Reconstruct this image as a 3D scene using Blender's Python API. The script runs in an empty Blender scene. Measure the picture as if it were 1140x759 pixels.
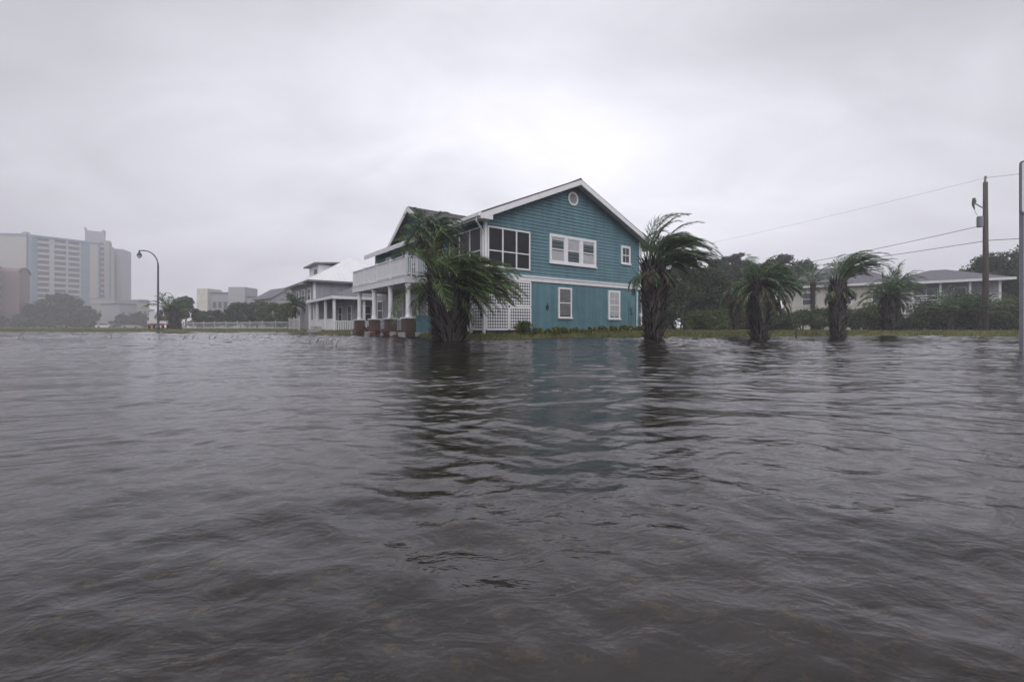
import bpy, math, random
import numpy as np
from mathutils import Vector, Matrix, noise

random.seed(11)
rng = np.random.default_rng(11)
R = math.radians
sc = bpy.context.scene
COL = sc.collection

# ------------------------------------------------------------------ camera
F = 500.0                      # focal length in photo pixels (photo 1140 wide)
CAMZ = 0.55
cam_d = bpy.data.cameras.new('camera'); cam = bpy.data.objects.new('camera', cam_d); COL.objects.link(cam)
cam_d.sensor_width = 36.0; cam_d.lens = 36.0 * F / 1140.0
cam_d.shift_y = -15.5 / 1140.0
cam_d.clip_start = 0.05; cam_d.clip_end = 5000
cam.location = (0, 0, CAMZ); cam.rotation_euler = (R(90), 0, 0)
sc.camera = cam

# ------------------------------------------------------------------ sky + sun (overcast)
SUN_EL, SUN_AZ = 46.0, 168.0     # azimuth measured from +Y towards +X
w = bpy.data.worlds.new('World'); sc.world = w; w.use_nodes = True
nt = w.node_tree; nt.nodes.clear()
N = nt.nodes.new; L = nt.links.new
out = N('ShaderNodeOutputWorld'); bg = N('ShaderNodeBackground'); bg.inputs['Strength'].default_value = 0.1
sky = N('ShaderNodeTexSky'); sky.sky_type = 'NISHITA'; sky.sun_disc = False
sky.sun_elevation = R(SUN_EL); sky.sun_rotation = R(SUN_AZ); sky.air_density = 1.2; sky.dust_density = 3.0
tc = N('ShaderNodeTexCoord')
sep = N('ShaderNodeSeparateXYZ'); L(tc.outputs['Generated'], sep.inputs[0])
def wm(op, a, b=None, clamp=False):
    n = N('ShaderNodeMath'); n.operation = op; n.use_clamp = clamp
    for i, v in enumerate((a, b)):
        if v is None: continue
        if isinstance(v, (int, float)): n.inputs[i].default_value = v
        else: L(v, n.inputs[i])
    return n.outputs[0]
zc = wm('MAXIMUM', sep.outputs['Z'], 0.0)
den = wm('ADD', zc, 0.36)
px = wm('DIVIDE', sep.outputs['X'], den); py = wm('DIVIDE', sep.outputs['Y'], den)
cmb = N('ShaderNodeCombineXYZ'); L(px, cmb.inputs[0]); L(py, cmb.inputs[1])
def wnoise(scale, detail, rough, dist=0.0, off=(0, 0, 0), sc3=(1, 1, 1)):
    m = N('ShaderNodeMapping'); m.inputs['Location'].default_value = off; m.inputs['Scale'].default_value = sc3
    L(cmb.outputs[0], m.inputs[0])
    n = N('ShaderNodeTexNoise'); n.inputs['Scale'].default_value = scale; n.inputs['Detail'].default_value = detail
    n.inputs['Roughness'].default_value = rough; n.inputs['Distortion'].default_value = dist
    L(m.outputs[0], n.inputs['Vector']); return n.outputs['Fac']
n1 = wnoise(0.75, 4, 0.5, 0.3, (3.1, 1.2, 0), (1.0, 1.25, 1))
n2 = wnoise(2.6, 5, 0.55, 0.5, (7.7, 4.0, 0), (0.9, 1.3, 1))
cl = wm('ADD', wm('MULTIPLY', wm('SUBTRACT', n1, 0.5), 0.8), wm('MULTIPLY', wm('SUBTRACT', n2, 0.5), 0.5))
# cloud deck: brighter ahead and behind, heavier overhead and to the sides
hx = wm('SUBTRACT', sep.outputs['X'], 0.10)
side = wm('DIVIDE', wm('MULTIPLY', hx, hx), wm('ADD', wm('ADD', wm('MULTIPLY', hx, hx), wm('MULTIPLY', sep.outputs['Y'], sep.outputs['Y'])), 0.05))
elev = N('ShaderNodeValToRGB'); L(zc, elev.inputs[0])
e = elev.color_ramp.elements
e[0].position = 0.0; e[0].color = (0.70, 0.70, 0.70, 1)
e[1].position = 1.0; e[1].color = (0.46, 0.46, 0.46, 1)
for p, v in ((0.06, 0.72), (0.22, 0.80), (0.38, 0.76), (0.56, 0.58)):
    q = e.new(p); q.color = (v, v, v, 1)
lum = wm('MULTIPLY', wm('SUBTRACT', elev.outputs[0], wm('MULTIPLY', side, 0.50)), wm('ADD', cl, 1.0))
lum = wm('ADD', lum, wm('MULTIPLY', wm('MAXIMUM', wm('MULTIPLY', sep.outputs['Y'], -1.0), 0.0), 0.25))  # extra sky brightness behind the camera, added to light the house front
lum = wm('MULTIPLY', wm('MAXIMUM', lum, 0.22), 11.7)
tint = N('ShaderNodeVectorMath'); tint.operation = 'SCALE'; tint.inputs[0].default_value = (0.970, 0.964, 1.045)
L(lum, tint.inputs['Scale'])
mix = N('ShaderNodeMix'); mix.data_type = 'RGBA'; mix.inputs['Factor'].default_value = 0.965
L(sky.outputs[0], mix.inputs['A']); L(tint.outputs[0], mix.inputs['B'])
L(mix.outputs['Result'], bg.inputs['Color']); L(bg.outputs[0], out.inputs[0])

sun_d = bpy.data.lights.new('sun', 'SUN'); sun_d.energy = 1.1; sun_d.angle = R(70); sun_d.color = (1, 0.97, 0.94)
sun = bpy.data.objects.new('sun', sun_d); COL.objects.link(sun)
sd = Vector((math.sin(R(SUN_AZ)) * math.cos(R(SUN_EL)), math.cos(R(SUN_AZ)) * math.cos(R(SUN_EL)), math.sin(R(SUN_EL))))
sun.rotation_euler = sd.to_track_quat('Z', 'Y').to_euler(); sun.location = (0, 0, 60)

vs = sc.view_settings
vs.view_transform = 'Standard'; vs.look = 'None'; vs.exposure = 0.40; vs.gamma = 1.0; vs.use_curve_mapping = False
sc.cycles.max_bounces = 6; sc.cycles.diffuse_bounces = 2; sc.cycles.glossy_bounces = 3
sc.cycles.transparent_max_bounces = 8; sc.cycles.volume_bounces = 2
sc.cycles.caustics_reflective = False; sc.cycles.caustics_refractive = False

# ------------------------------------------------------------------ materials
def mat(name, col, rough=0.7, var=0.12, scale=3.0, bump=0.0, bscale=40.0, island=0.0, col2=None, spec=0.3, metallic=0.0,
        stretch=(1, 1, 1), streak=0.0):
    m = bpy.data.materials.new(name); m.use_nodes = True
    t = m.node_tree; b = t.nodes['Principled BSDF']
    b.inputs['Roughness'].default_value = rough; b.inputs['Metallic'].default_value = metallic
    b.inputs['Specular IOR Level'].default_value = spec
    c = t.nodes.new('ShaderNodeTexCoord')
    mp = t.nodes.new('ShaderNodeMapping'); mp.inputs['Scale'].default_value = stretch
    t.links.new(c.outputs['Object'], mp.inputs[0])
    n = t.nodes.new('ShaderNodeTexNoise'); n.inputs['Scale'].default_value = scale; n.inputs['Detail'].default_value = 6
    n.inputs['Roughness'].default_value = 0.6
    t.links.new(mp.outputs[0], n.inputs['Vector'])
    fac = n.outputs['Fac']
    if island > 0:
        g = t.nodes.new('ShaderNodeNewGeometry')
        a = t.nodes.new('ShaderNodeMath'); a.operation = 'MULTIPLY_ADD'
        t.links.new(g.outputs['Random Per Island'], a.inputs[0]); a.inputs[1].default_value = island
        s = t.nodes.new('ShaderNodeMath'); s.operation = 'MULTIPLY'; t.links.new(fac, s.inputs[0]); s.inputs[1].default_value = 1 - island
        t.links.new(s.outputs[0], a.inputs[2]); fac = a.outputs[0]
    r = t.nodes.new('ShaderNodeValToRGB'); t.links.new(fac, r.inputs[0])
    lo = [max(0, x * (1 - var * 1.6)) for x in col]; hi = [min(1, x * (1 + var * 1.6)) for x in (col2 or col)]
    r.color_ramp.elements[0].position = 0.28; r.color_ramp.elements[0].color = (*lo, 1)
    r.color_ramp.elements[1].position = 0.72; r.color_ramp.elements[1].color = (*hi, 1)
    t.links.new(r.outputs[0], b.inputs['Base Color'])
    if streak > 0:      # weather streaks running down the wall
        mp2 = t.nodes.new('ShaderNodeMapping'); mp2.inputs['Scale'].default_value = (2.2, 2.2, 0.16)
        t.links.new(c.outputs['Object'], mp2.inputs[0])
        n3 = t.nodes.new('ShaderNodeTexNoise'); n3.inputs['Scale'].default_value = 1.6; n3.inputs['Detail'].default_value = 5
        t.links.new(mp2.outputs[0], n3.inputs['Vector'])
        rr = t.nodes.new('ShaderNodeValToRGB'); t.links.new(n3.outputs['Fac'], rr.inputs[0])
        rr.color_ramp.elements[0].position = 0.35; rr.color_ramp.elements[0].color = (1 - streak,) * 3 + (1,)
        rr.color_ramp.elements[1].position = 0.6; rr.color_ramp.elements[1].color = (1, 1, 1, 1)
        mx = t.nodes.new('ShaderNodeMix'); mx.data_type = 'RGBA'; mx.blend_type = 'MULTIPLY'; mx.inputs['Factor'].default_value = 1
        t.links.new(r.outputs[0], mx.inputs['A']); t.links.new(rr.outputs[0], mx.inputs['B'])
        t.links.new(mx.outputs['Result'], b.inputs['Base Color'])
    if bump > 0:
        n2 = t.nodes.new('ShaderNodeTexNoise'); n2.inputs['Scale'].default_value = bscale; n2.inputs['Detail'].default_value = 4
        t.links.new(mp.outputs[0], n2.inputs['Vector'])
        bp = t.nodes.new('ShaderNodeBump'); bp.inputs['Strength'].default_value = bump; bp.inputs['Distance'].default_value = 0.02
        t.links.new(n2.outputs['Fac'], bp.inputs['Height']); t.links.new(bp.outputs[0], b.inputs['Normal'])
    return m

M = {}
M['teal_siding'] = mat('teal_siding', (0.122, 0.228, 0.265), 0.55, 0.09, 1.2, 0.15, 60, streak=0.18)
M['teal_stucco'] = mat('teal_stucco', (0.112, 0.223, 0.26), 0.75, 0.10, 1.5, 0.5, 35, streak=0.22)
M['white_trim'] = mat('white_trim', (0.76, 0.76, 0.78), 0.5, 0.05, 4)
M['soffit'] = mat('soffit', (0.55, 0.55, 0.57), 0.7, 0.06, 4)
M['shingle'] = mat('shingle', (0.10, 0.092, 0.098), 0.9, 0.25, 9, 0.6, 30)
M['screen'] = mat('screen', (0.012, 0.013, 0.015), 0.35, 0.3, 2, spec=0.35)
M['glass'] = mat('glass', (0.05, 0.055, 0.062), 0.08, 0.3, 1.5, spec=0.5)
M['blind'] = mat('blind', (0.24, 0.24, 0.24), 0.7, 0.1, 3)
M['curtain'] = mat('curtain', (0.42, 0.42, 0.44), 0.8, 0.1, 3)
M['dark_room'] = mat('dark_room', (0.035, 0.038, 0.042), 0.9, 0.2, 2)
M['white_fence'] = mat('white_fence', (0.45, 0.45, 0.47), 0.7, 0.15, 1)
M['post_steel'] = mat('post_steel', (0.36, 0.36, 0.40), 0.5, 0.1, 4)
M['brick'] = mat('brick', (0.17, 0.075, 0.055), 0.9, 0.3, 12, 0.5, 30)
M['gray_siding'] = mat('gray_siding', (0.36, 0.35, 0.385), 0.7, 0.06, 1.5, streak=0.15)
M['pale_siding'] = mat('pale_siding', (0.42, 0.42, 0.44), 0.7, 0.06, 1.5, streak=0.15)
M['white_metal_roof'] = mat('white_metal_roof', (0.78, 0.78, 0.80), 0.35, 0.04, 1.5)
M['gray_roof'] = mat('gray_roof', (0.17, 0.165, 0.185), 0.8, 0.15, 4, 0.4, 30)
M['concrete'] = mat('concrete', (0.34, 0.33, 0.32), 0.85, 0.15, 3, 0.3, 25)
M['trunk'] = mat('palm_trunk', (0.012, 0.010, 0.009), 0.95, 0.4, 6, island=0.85, col2=(0.052, 0.046, 0.042))
M['bark'] = mat('bark', (0.075, 0.06, 0.05), 0.95, 0.3, 8, 0.6, 18, stretch=(1, 1, .2))
M['frond'] = mat('frond_green', (0.045, 0.078, 0.028), 0.5, 0.2, 1.5, island=0.85, col2=(0.19, 0.27, 0.10), spec=0.35)
M['frond_gray'] = mat('frond_graygreen', (0.070, 0.110, 0.066), 0.5, 0.2, 1.5, island=0.85, col2=(0.20, 0.29, 0.16), spec=0.35)
M['frond_yellow'] = mat('frond_yellow', (0.16, 0.17, 0.06), 0.6, 0.2, 1.5, island=0.7, col2=(0.30, 0.29, 0.13))
M['frond_dead'] = mat('frond_dead', (0.060, 0.052, 0.038), 0.9, 0.3, 3, island=0.6, col2=(0.12, 0.105, 0.075))
M['rachis'] = mat('rachis', (0.18, 0.19, 0.09), 0.5, 0.2, 4)
M['leaf'] = mat('leaf', (0.026, 0.046, 0.022), 0.65, 0.2, 0.25, island=0.5, col2=(0.085, 0.12, 0.055))
M['leaf_pine'] = mat('leaf_pine', (0.025, 0.034, 0.022), 0.7, 0.2, 0.6, island=0.6, col2=(0.06, 0.07, 0.042))
M['leaf_brown'] = mat('leaf_brown', (0.05, 0.04, 0.03), 0.7, 0.2, 0.6, island=0.6, col2=(0.10, 0.075, 0.05))
M['leaf_light'] = mat('leaf_light', (0.05, 0.078, 0.028), 0.65, 0.2, 0.8, island=0.6, col2=(0.11, 0.145, 0.05))
M['leaf_red'] = mat('leaf_red', (0.075, 0.028, 0.026), 0.7, 0.3, 2, island=0.6, col2=(0.14, 0.06, 0.045))
M['yellow_flower'] = mat('yellow_flower', (0.42, 0.33, 0.05), 0.6, 0.2, 4, island=0.5)
M['grass'] = mat('grass_blades', (0.065, 0.082, 0.026), 0.8, 0.2, 0.7, island=0.55, col2=(0.20, 0.20, 0.085))
M['reed'] = mat('reed', (0.05, 0.06, 0.03), 0.8, 0.2, 0.7, island=0.5, col2=(0.11, 0.11, 0.06))
M['pole_metal'] = mat('pole_metal', (0.06, 0.065, 0.075), 0.5, 0.1, 3, spec=0.4)
M['lamp_glass'] = mat('lamp_glass', (0.5, 0.5, 0.5), 0.2, 0.05, 3)
M['wood_pole'] = mat('wood_pole', (0.085, 0.07, 0.06), 0.9, 0.25, 5, 0.4, 20, stretch=(1, 1, .15))
M['wire'] = mat('wire', (0.02, 0.02, 0.02), 0.6, 0.1, 3)
M['transformer'] = mat('transformer', (0.20, 0.21, 0.22), 0.5, 0.1, 3)
M['sign_white'] = mat('sign_white', (0.66, 0.66, 0.68), 0.4, 0.05, 3)
M['sign_ink'] = mat('sign_ink', (0.30, 0.30, 0.34), 0.5, 0.05, 3)
M['sign_edge'] = mat('sign_edge', (0.16, 0.15, 0.18), 0.5, 0.05, 3)
M['stucco_cream'] = mat('stucco_cream', (0.60, 0.575, 0.52), 0.8, 0.08, 0.8, 0.2, 20, streak=0.15)
M['tower_white'] = mat('tower_white', (0.36, 0.36, 0.38), 0.7, 0.05, .05)
M['tower_beige'] = mat('tower_beige', (0.36, 0.345, 0.32), 0.75, 0.05, .05)
M['tower_gray'] = mat('tower_gray', (0.30, 0.30, 0.33), 0.75, 0.05, .05)
M['tower_shadow'] = mat('tower_recess', (0.09, 0.09, 0.11), 0.5, 0.2, .2)  # dark tone painted in as balcony recess shade; also windows and cornices
M['tower_teal'] = mat('tower_teal', (0.11, 0.20, 0.235), 0.35, 0.15, .15)
M['tower_blue'] = mat('tower_blue', (0.17, 0.23, 0.30), 0.5, 0.1, .1)
M['pink_stucco'] = mat('pink_stucco', (0.25, 0.19, 0.19), 0.8, 0.08, .1)
M['rose_stucco'] = mat('rose_stucco', (0.13, 0.095, 0.10), 0.8, 0.1, .1)
M['red_paint'] = mat('red_paint', (0.48, 0.05, 0.05), 0.4, 0.05, 2)
M['white_paint'] = mat('white_paint', (0.74, 0.74, 0.74), 0.3, 0.04, 2, spec=0.5)
M['dark_paint'] = mat('dark_paint', (0.035, 0.04, 0.055), 0.3, 0.1, 2, spec=0.5)
M['silver_paint'] = mat('silver_paint', (0.35, 0.36, 0.38), 0.3, 0.1, 2, spec=0.5)
M['tire'] = mat('tire', (0.02, 0.02, 0.02), 0.9, 0.1, 5)
M['green_awning'] = mat('green_awning', (0.06, 0.16, 0.11), 0.7, 0.1, 1)
M['terracotta'] = mat('terracotta', (0.22, 0.10, 0.07), 0.9, 0.15, 6)

def brickify(m, c1, c2, mortar, scale):
    t = m.node_tree; b = t.nodes['Principled BSDF']
    c = t.nodes.new('ShaderNodeTexCoord'); s = t.nodes.new('ShaderNodeSeparateXYZ'); t.links.new(c.outputs['Object'], s.inputs[0])
    a = t.nodes.new('ShaderNodeMath'); a.operation = 'ADD'; t.links.new(s.outputs[0], a.inputs[0]); t.links.new(s.outputs[1], a.inputs[1])
    cc = t.nodes.new('ShaderNodeCombineXYZ'); t.links.new(a.outputs[0], cc.inputs[0]); t.links.new(s.outputs[2], cc.inputs[1])
    k = t.nodes.new('ShaderNodeTexBrick'); k.inputs['Scale'].default_value = scale; k.inputs['Color1'].default_value = (*c1, 1)
    k.inputs['Color2'].default_value = (*c2, 1); k.inputs['Mortar'].default_value = (*mortar, 1); k.inputs['Mortar Size'].default_value = 0.02
    t.links.new(cc.outputs[0], k.inputs['Vector']); t.links.new(k.outputs['Color'], b.inputs['Base Color'])
brickify(M['brick'], (0.11, 0.06, 0.048), (0.06, 0.042, 0.04), (0.15, 0.14, 0.13), 2.4)

def leafy(m, k):      # thin leaves let some light through
    t = m.node_tree; b = t.nodes['Principled BSDF']; o = t.nodes['Material Output']
    src = b.inputs['Base Color'].links[0].from_socket
    tl = t.nodes.new('ShaderNodeBsdfTranslucent'); t.links.new(src, tl.inputs['Color'])
    mx = t.nodes.new('ShaderNodeMixShader'); mx.inputs[0].default_value = k
    t.links.new(b.outputs[0], mx.inputs[1]); t.links.new(tl.outputs[0], mx.inputs[2]); t.links.new(mx.outputs[0], o.inputs['Surface'])
for k_ in ('frond', 'frond_gray', 'frond_yellow', 'leaf', 'leaf_light'): leafy(M[k_], .35)
def slats(m, scale, depth):     # horizontal blind slats / folds as a real stripe pattern of the cloth
    t = m.node_tree; b = t.nodes['Principled BSDF']
    c = t.nodes.new('ShaderNodeTexCoord'); wv = t.nodes.new('ShaderNodeTexWave'); wv.bands_direction = 'Z'; wv.inputs['Scale'].default_value = scale
    t.links.new(c.outputs['Object'], wv.inputs['Vector'])
    bp = t.nodes.new('ShaderNodeBump'); bp.inputs['Distance'].default_value = depth; t.links.new(wv.outputs['Fac'], bp.inputs['Height']); t.links.new(bp.outputs[0], b.inputs['Normal'])
slats(M['blind'], 5.0, .05)

# ------------------------------------------------------------------ mesh helper
class MB:
    def __init__(s): s.v = []; s.f = []
    def quad(s, a, b, c, d):
        i = len(s.v); s.v += [tuple(a), tuple(b), tuple(c), tuple(d)]; s.f.append((i, i+1, i+2, i+3))
    def tri(s, a, b, c):
        i = len(s.v); s.v += [tuple(a), tuple(b), tuple(c)]; s.f.append((i, i+1, i+2))
    def box(s, x0, x1, y0, y1, z0, z1):
        i = len(s.v)
        s.v += [(x0,y0,z0),(x1,y0,z0),(x1,y1,z0),(x0,y1,z0),(x0,y0,z1),(x1,y0,z1),(x1,y1,z1),(x0,y1,z1)]
        for f in ((0,3,2,1),(4,5,6,7),(0,1,5,4),(1,2,6,5),(2,3,7,6),(3,0,4,7)): s.f.append(tuple(i+k for k in f))
        return s
    def bar(s, a, b, w_, h, up=(0,0,1)):
        a = Vector(a); b = Vector(b); d = (b-a).normalized(); u = Vector(up)
        if abs(d.dot(u)) > .98: u = Vector((0,1,0))
        x = d.cross(u).normalized(); y = x.cross(d).normalized(); i = len(s.v)
        for p in (a, b):
            for sx, sy in ((-1,-1),(1,-1),(1,1),(-1,1)): s.v.append(tuple(p + x*sx*w_/2 + y*sy*h/2))
        for f in ((0,1,2,3),(7,6,5,4),(0,4,5,1),(1,5,6,2),(2,6,7,3),(3,7,4,0)): s.f.append(tuple(i+k for k in f))
        return s
    def tube(s, pts, rad, n=8, cap=True):
        pts = [Vector(p) for p in pts]; rs = rad if isinstance(rad, (list, tuple)) else [rad]*len(pts)
        i0 = len(s.v); prev = None
        for k, p in enumerate(pts):
            d = (pts[min(k+1, len(pts)-1)] - pts[max(k-1, 0)]).normalized()
            if prev is None:
                x = d.cross(Vector((0,0,1)) if abs(d.z) < .9 else Vector((1,0,0))).normalized()
            else: x = (prev - d*prev.dot(d)).normalized()
            prev = x; y = d.cross(x)
            for j in range(n):
                a = 2*math.pi*j/n; s.v.append(tuple(p + (x*math.cos(a) + y*math.sin(a))*rs[k]))
        for k in range(len(pts)-1):
            for j in range(n):
                a = i0+k*n+j; b = i0+k*n+(j+1)%n; s.f.append((a, b, b+n, a+n))
        if cap:
            s.f.append(tuple(i0+j for j in reversed(range(n)))); s.f.append(tuple(i0+(len(pts)-1)*n+j for j in range(n)))
        return s
    def lathe(s, prof, c=(0,0), n=16):     # prof: (r, z)
        s.tube([(c[0], c[1], z) for r, z in prof], [r for r, z in prof], n); return s
    def prism(s, poly, y0, y1):            # poly in xz
        i = len(s.v); n = len(poly)
        for y in (y0, y1):
            for x, z in poly: s.v.append((x, y, z))
        s.f.append(tuple(range(i, i+n))); s.f.append(tuple(i+n+j for j in reversed(range(n))))
        for j in range(n): s.f.append((i+j, i+n+j, i+n+(j+1)%n, i+(j+1)%n))
        return s
    def prism_x(s, poly, x0, x1):          # poly in yz
        i = len(s.v); n = len(poly)
        for x in (x0, x1):
            for y, z in poly: s.v.append((x, y, z))
        s.f.append(tuple(reversed(range(i, i+n)))); s.f.append(tuple(i+n+j for j in range(n)))
        for j in range(n): s.f.append((i+(j+1)%n, i+n+(j+1)%n, i+n+j, i+j))
        return s
    def build(s, name, m, parent=None, smooth=False, extra=None):
        me = bpy.data.meshes.new(name); me.from_pydata(s.v, [], s.f); me.update()
        me.materials.append(m if not isinstance(m, str) else M[m])
        if smooth: me.polygons.foreach_set('use_smooth', [True]*len(me.polygons))
        o = bpy.data.objects.new(name, me); COL.objects.link(o)
        if parent: o.parent = parent
        return o

def np_mesh(name, V, faces_n, idx, m, parent=None, smooth=False, mats=None, mi=None):
    """V (n,3); all faces with faces_n corners given in idx (k,faces_n)"""
    me = bpy.data.meshes.new(name)
    me.vertices.add(len(V)); me.vertices.foreach_set('co', np.asarray(V, np.float32).ravel())
    k = len(idx); me.loops.add(k*faces_n); me.polygons.add(k)
    me.loops.foreach_set('vertex_index', np.asarray(idx, np.int32).ravel())
    me.polygons.foreach_set('loop_start', np.arange(0, k*faces_n, faces_n, dtype=np.int32))
    me.polygons.foreach_set('loop_total', np.full(k, faces_n, np.int32))
    me.update(calc_edges=True); me.validate()
    for mm in (mats or [m]): me.materials.append(M[mm] if isinstance(mm, str) else mm)
    if mi is not None: me.polygons.foreach_set('material_index', np.asarray(mi, np.int32))
    if smooth: me.polygons.foreach_set('use_smooth', np.ones(k, bool))
    o = bpy.data.objects.new(name, me); COL.objects.link(o)
    if parent: o.parent = parent
    return o

def tag(o, label, cat, group=None):
    o['label'] = label; o['category'] = cat
    if group: o['group'] = group
    return o
def thing(name, label, cat, loc=(0,0,0), rz=0.0, group=None):
    o = bpy.data.objects.new(name, None); COL.objects.link(o); o.empty_display_size = .3
    o.location = loc; o.rotation_euler = (0, 0, rz); return tag(o, label, cat, group)
def copy_tree(o, loc, rz=None, label=None, parent=None, scale=None):
    c = o.copy(); COL.objects.link(c)
    if parent is None:
        c.location = loc
        if rz is not None: c.rotation_euler = (0, 0, rz)
        if label: c['label'] = label
        if scale: c.scale = scale
    else: c.parent = parent
    for ch in list(o.children): copy_tree(ch, None, parent=c)
    return c
def at(px_, d, z=None, py_=None):      # a point at depth d in the direction of photo column px_
    return Vector(((px_-570)/F*d, d, (CAMZ - (py_-364)/F*d) if py_ is not None else (z or 0.0)))

# ------------------------------------------------------------------ ground and water
BX = [-180, -62, -49, -38, -27, -19.5, -14.5, -8, -3, 2, 8, 15, 24, 34, 48, 62, 180]        # azimuth in degrees
BD = [60,    80,  73,  58,  46,  29.5,  23, 19.6, 18.5, 19.4, 21.2, 22.6, 24.5, 29, 34, 45, 60] # distance of the water's edge
def edge(az_deg): return np.interp(az_deg, BX, BD)
def ground_z(X, Y):
    r = np.hypot(X, Y); a = np.degrees(np.arctan2(X, Y)); D = edge(a)
    s = r - D + (0.45*np.sin(a*1.7+1.0) + 0.35*np.sin(a*4.3) + .2*np.sin(a*11.0+r)+.15*np.sin(a*23.0))*np.clip(D/25, 0, 2)
    z = np.where(s > 0, 0.27*(1-np.exp(-np.maximum(s, 0)/1.1)), -0.17*(1-np.exp(np.minimum(s, 0)/2.2)))
    z = z+.15*np.exp(-((X+1.0)/2.6)**2-((Y-17.3)/.9)**2)+.12*np.exp(-((X-5.6)/.9)**2-((Y-17.9)/.6)**2)
    return z + 0.012*np.sin(X*1.3+Y*.7)*np.sin(Y*1.1-X*.4)
def gz(x, y): return float(ground_z(np.array(x, float), np.array(y, float)))

angs = np.radians(np.concatenate([np.arange(-180, -64, 4.0), np.arange(-64, 64, 0.5), np.arange(64, 180.01, 4.0)]))
rad = np.concatenate([[0.01], np.geomspace(0.3, 12, 30), np.linspace(12.3, 90, 320), np.geomspace(93, 400, 24)])
A_, R_ = np.meshgrid(angs, rad)
GX = R_*np.sin(A_); GY = R_*np.cos(A_); GZ = ground_z(GX, GY)
def grid_idx(nr, na):
    i = np.arange(nr-1)[:, None]*na + np.arange(na-1)[None, :]
    i = i.ravel(); return np.stack([i, i+1, i+na+1, i+na], 1)
mg = bpy.data.materials.new('lawn_ground'); mg.use_nodes = True
t = mg.node_tree; b = t.nodes['Principled BSDF']; b.inputs['Roughness'].default_value = 0.95; b.inputs['Specular IOR Level'].default_value = 0.1
c = t.nodes.new('ShaderNodeTexCoord')
def gnoise(scale, det=5, r_=0.6):
    n = t.nodes.new('ShaderNodeTexNoise'); n.inputs['Scale'].default_value = scale; n.inputs['Detail'].default_value = det
    n.inputs['Roughness'].default_value = r_; t.links.new(c.outputs['Object'], n.inputs['Vector']); return n.outputs['Fac']
ra = t.nodes.new('ShaderNodeValToRGB'); t.links.new(gnoise(0.9), ra.inputs[0])
ra.color_ramp.elements[0].position = .35; ra.color_ramp.elements[0].color = (0.050, 0.068, 0.022, 1)
ra.color_ramp.elements[1].position = .7; ra.color_ramp.elements[1].color = (0.165, 0.155, 0.065, 1)
rb = t.nodes.new('ShaderNodeValToRGB'); t.links.new(gnoise(17.0, 3), rb.inputs[0])     # leaf litter and tufts
rb.color_ramp.elements[0].position = .57; rb.color_ramp.elements[0].color = (0, 0, 0, 1)
rb.color_ramp.elements[1].position = .70; rb.color_ramp.elements[1].color = (1, 1, 1, 1)
rc = t.nodes.new('ShaderNodeValToRGB'); t.links.new(gnoise(3.1, 2), rc.inputs[0])
rc.color_ramp.elements[0].position = .45; rc.color_ramp.elements[0].color = (0.42, 0.42, 0.10, 1)
rc.color_ramp.elements[1].position = .55; rc.color_ramp.elements[1].color = (0.34, 0.22, 0.12, 1)
mx = t.nodes.new('ShaderNodeMix'); mx.data_type = 'RGBA'
t.links.new(rb.outputs[0], mx.inputs['Factor']); t.links.new(ra.outputs[0], mx.inputs['A']); t.links.new(rc.outputs[0], mx.inputs['B'])
t.links.new(mx.outputs['Result'], b.inputs['Base Color'])
g = np_mesh('ground', np.stack([GX, GY, GZ], -1).reshape(-1, 3), 4, grid_idx(len(rad), len(angs)), mg, smooth=True)
g['kind'] = 'structure'

# water: one wave field over world coordinates
def wave_height(X, Y, spacing):
    wr = np.random.default_rng(5)
    H = np.zeros_like(X)
    # slow drift of phase and strength so crests break up
    wx = 0.16*np.sin(X*0.9+Y*0.5)+0.10*np.sin(Y*1.7-X*1.1+2.0)+0.05*np.sin(3.7*X+2.2*Y+1)
    wy = 0.14*np.sin(Y*1.1-X*0.6+1.3)+0.09*np.sin(X*1.9+Y*.8)+0.05*np.sin(4.1*Y-2.9*X)
    X2 = X+wx; Y2 = Y+wy
    gust = 0.8+0.35*np.sin(X*0.31+Y*0.17+.6)*np.sin(Y*0.23-X*0.11+1.9)
    n = 40
    for i in range(n):          # longer ripples: broad flat troughs and narrow crests, each alive only in patches
        lam = 0.15*(1.1/0.15)**((i+wr.random())/n)
        th = R(wr.normal(98, 27)); ph = wr.random()*6.283; k = 2*math.pi/lam
        fade = np.clip((lam/spacing-2.0)/0.8, 0, 1)
        c_ = math.cos(th+1.2); s_ = math.sin(th+1.2)
        env = (.5+.5*np.sin((X*c_+Y*s_)*k*.17+ph*2)*np.sin((X*math.cos(th)+Y*math.sin(th))*k*.11+ph*3))
        p = k*(X2*math.cos(th)+Y2*math.sin(th))+ph
        q = (1.01-np.sqrt(np.sin(p/2)**2+0.012))**1.35
        H += 0.034/k*q*fade*env*2.0
    for i in range(26):         # capillary ripples
        lam = 0.06*(.30/0.06)**((i+wr.random())/26)
        th = R(wr.normal(97, 36)); ph = wr.random()*6.283; k = 2*math.pi/lam
        fade = np.clip((lam/spacing-2.0)/0.8, 0, 1)
        p = k*(X2*math.cos(th)+Y2*math.sin(th))+ph
        H += 0.017/k*np.sin(p)*fade
    return H*gust*(0.58+0.42*np.clip((Y-.8)/5, 0, 1)+1.1*np.clip((Y-6)/11, 0, 1))
CX, CY = 0.0, -1.3
wa = np.radians(np.concatenate([np.arange(-180, -58, 4.0), np.arange(-58, 58, 0.16), np.arange(58, 180.01, 4.0)]))
wrd = np.concatenate([[0.02], np.geomspace(0.5, 1.5, 30)[:-1], np.geomspace(1.5, 96, 1450)])
A_, R_ = np.meshgrid(wa, wrd)
WX = CX+R_*np.sin(A_); WY = CY+R_*np.cos(A_)
dr = np.gradient(wrd)[:, None]*np.ones_like(A_); da = np.minimum(R_*np.radians(0.16), dr*3)
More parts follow.
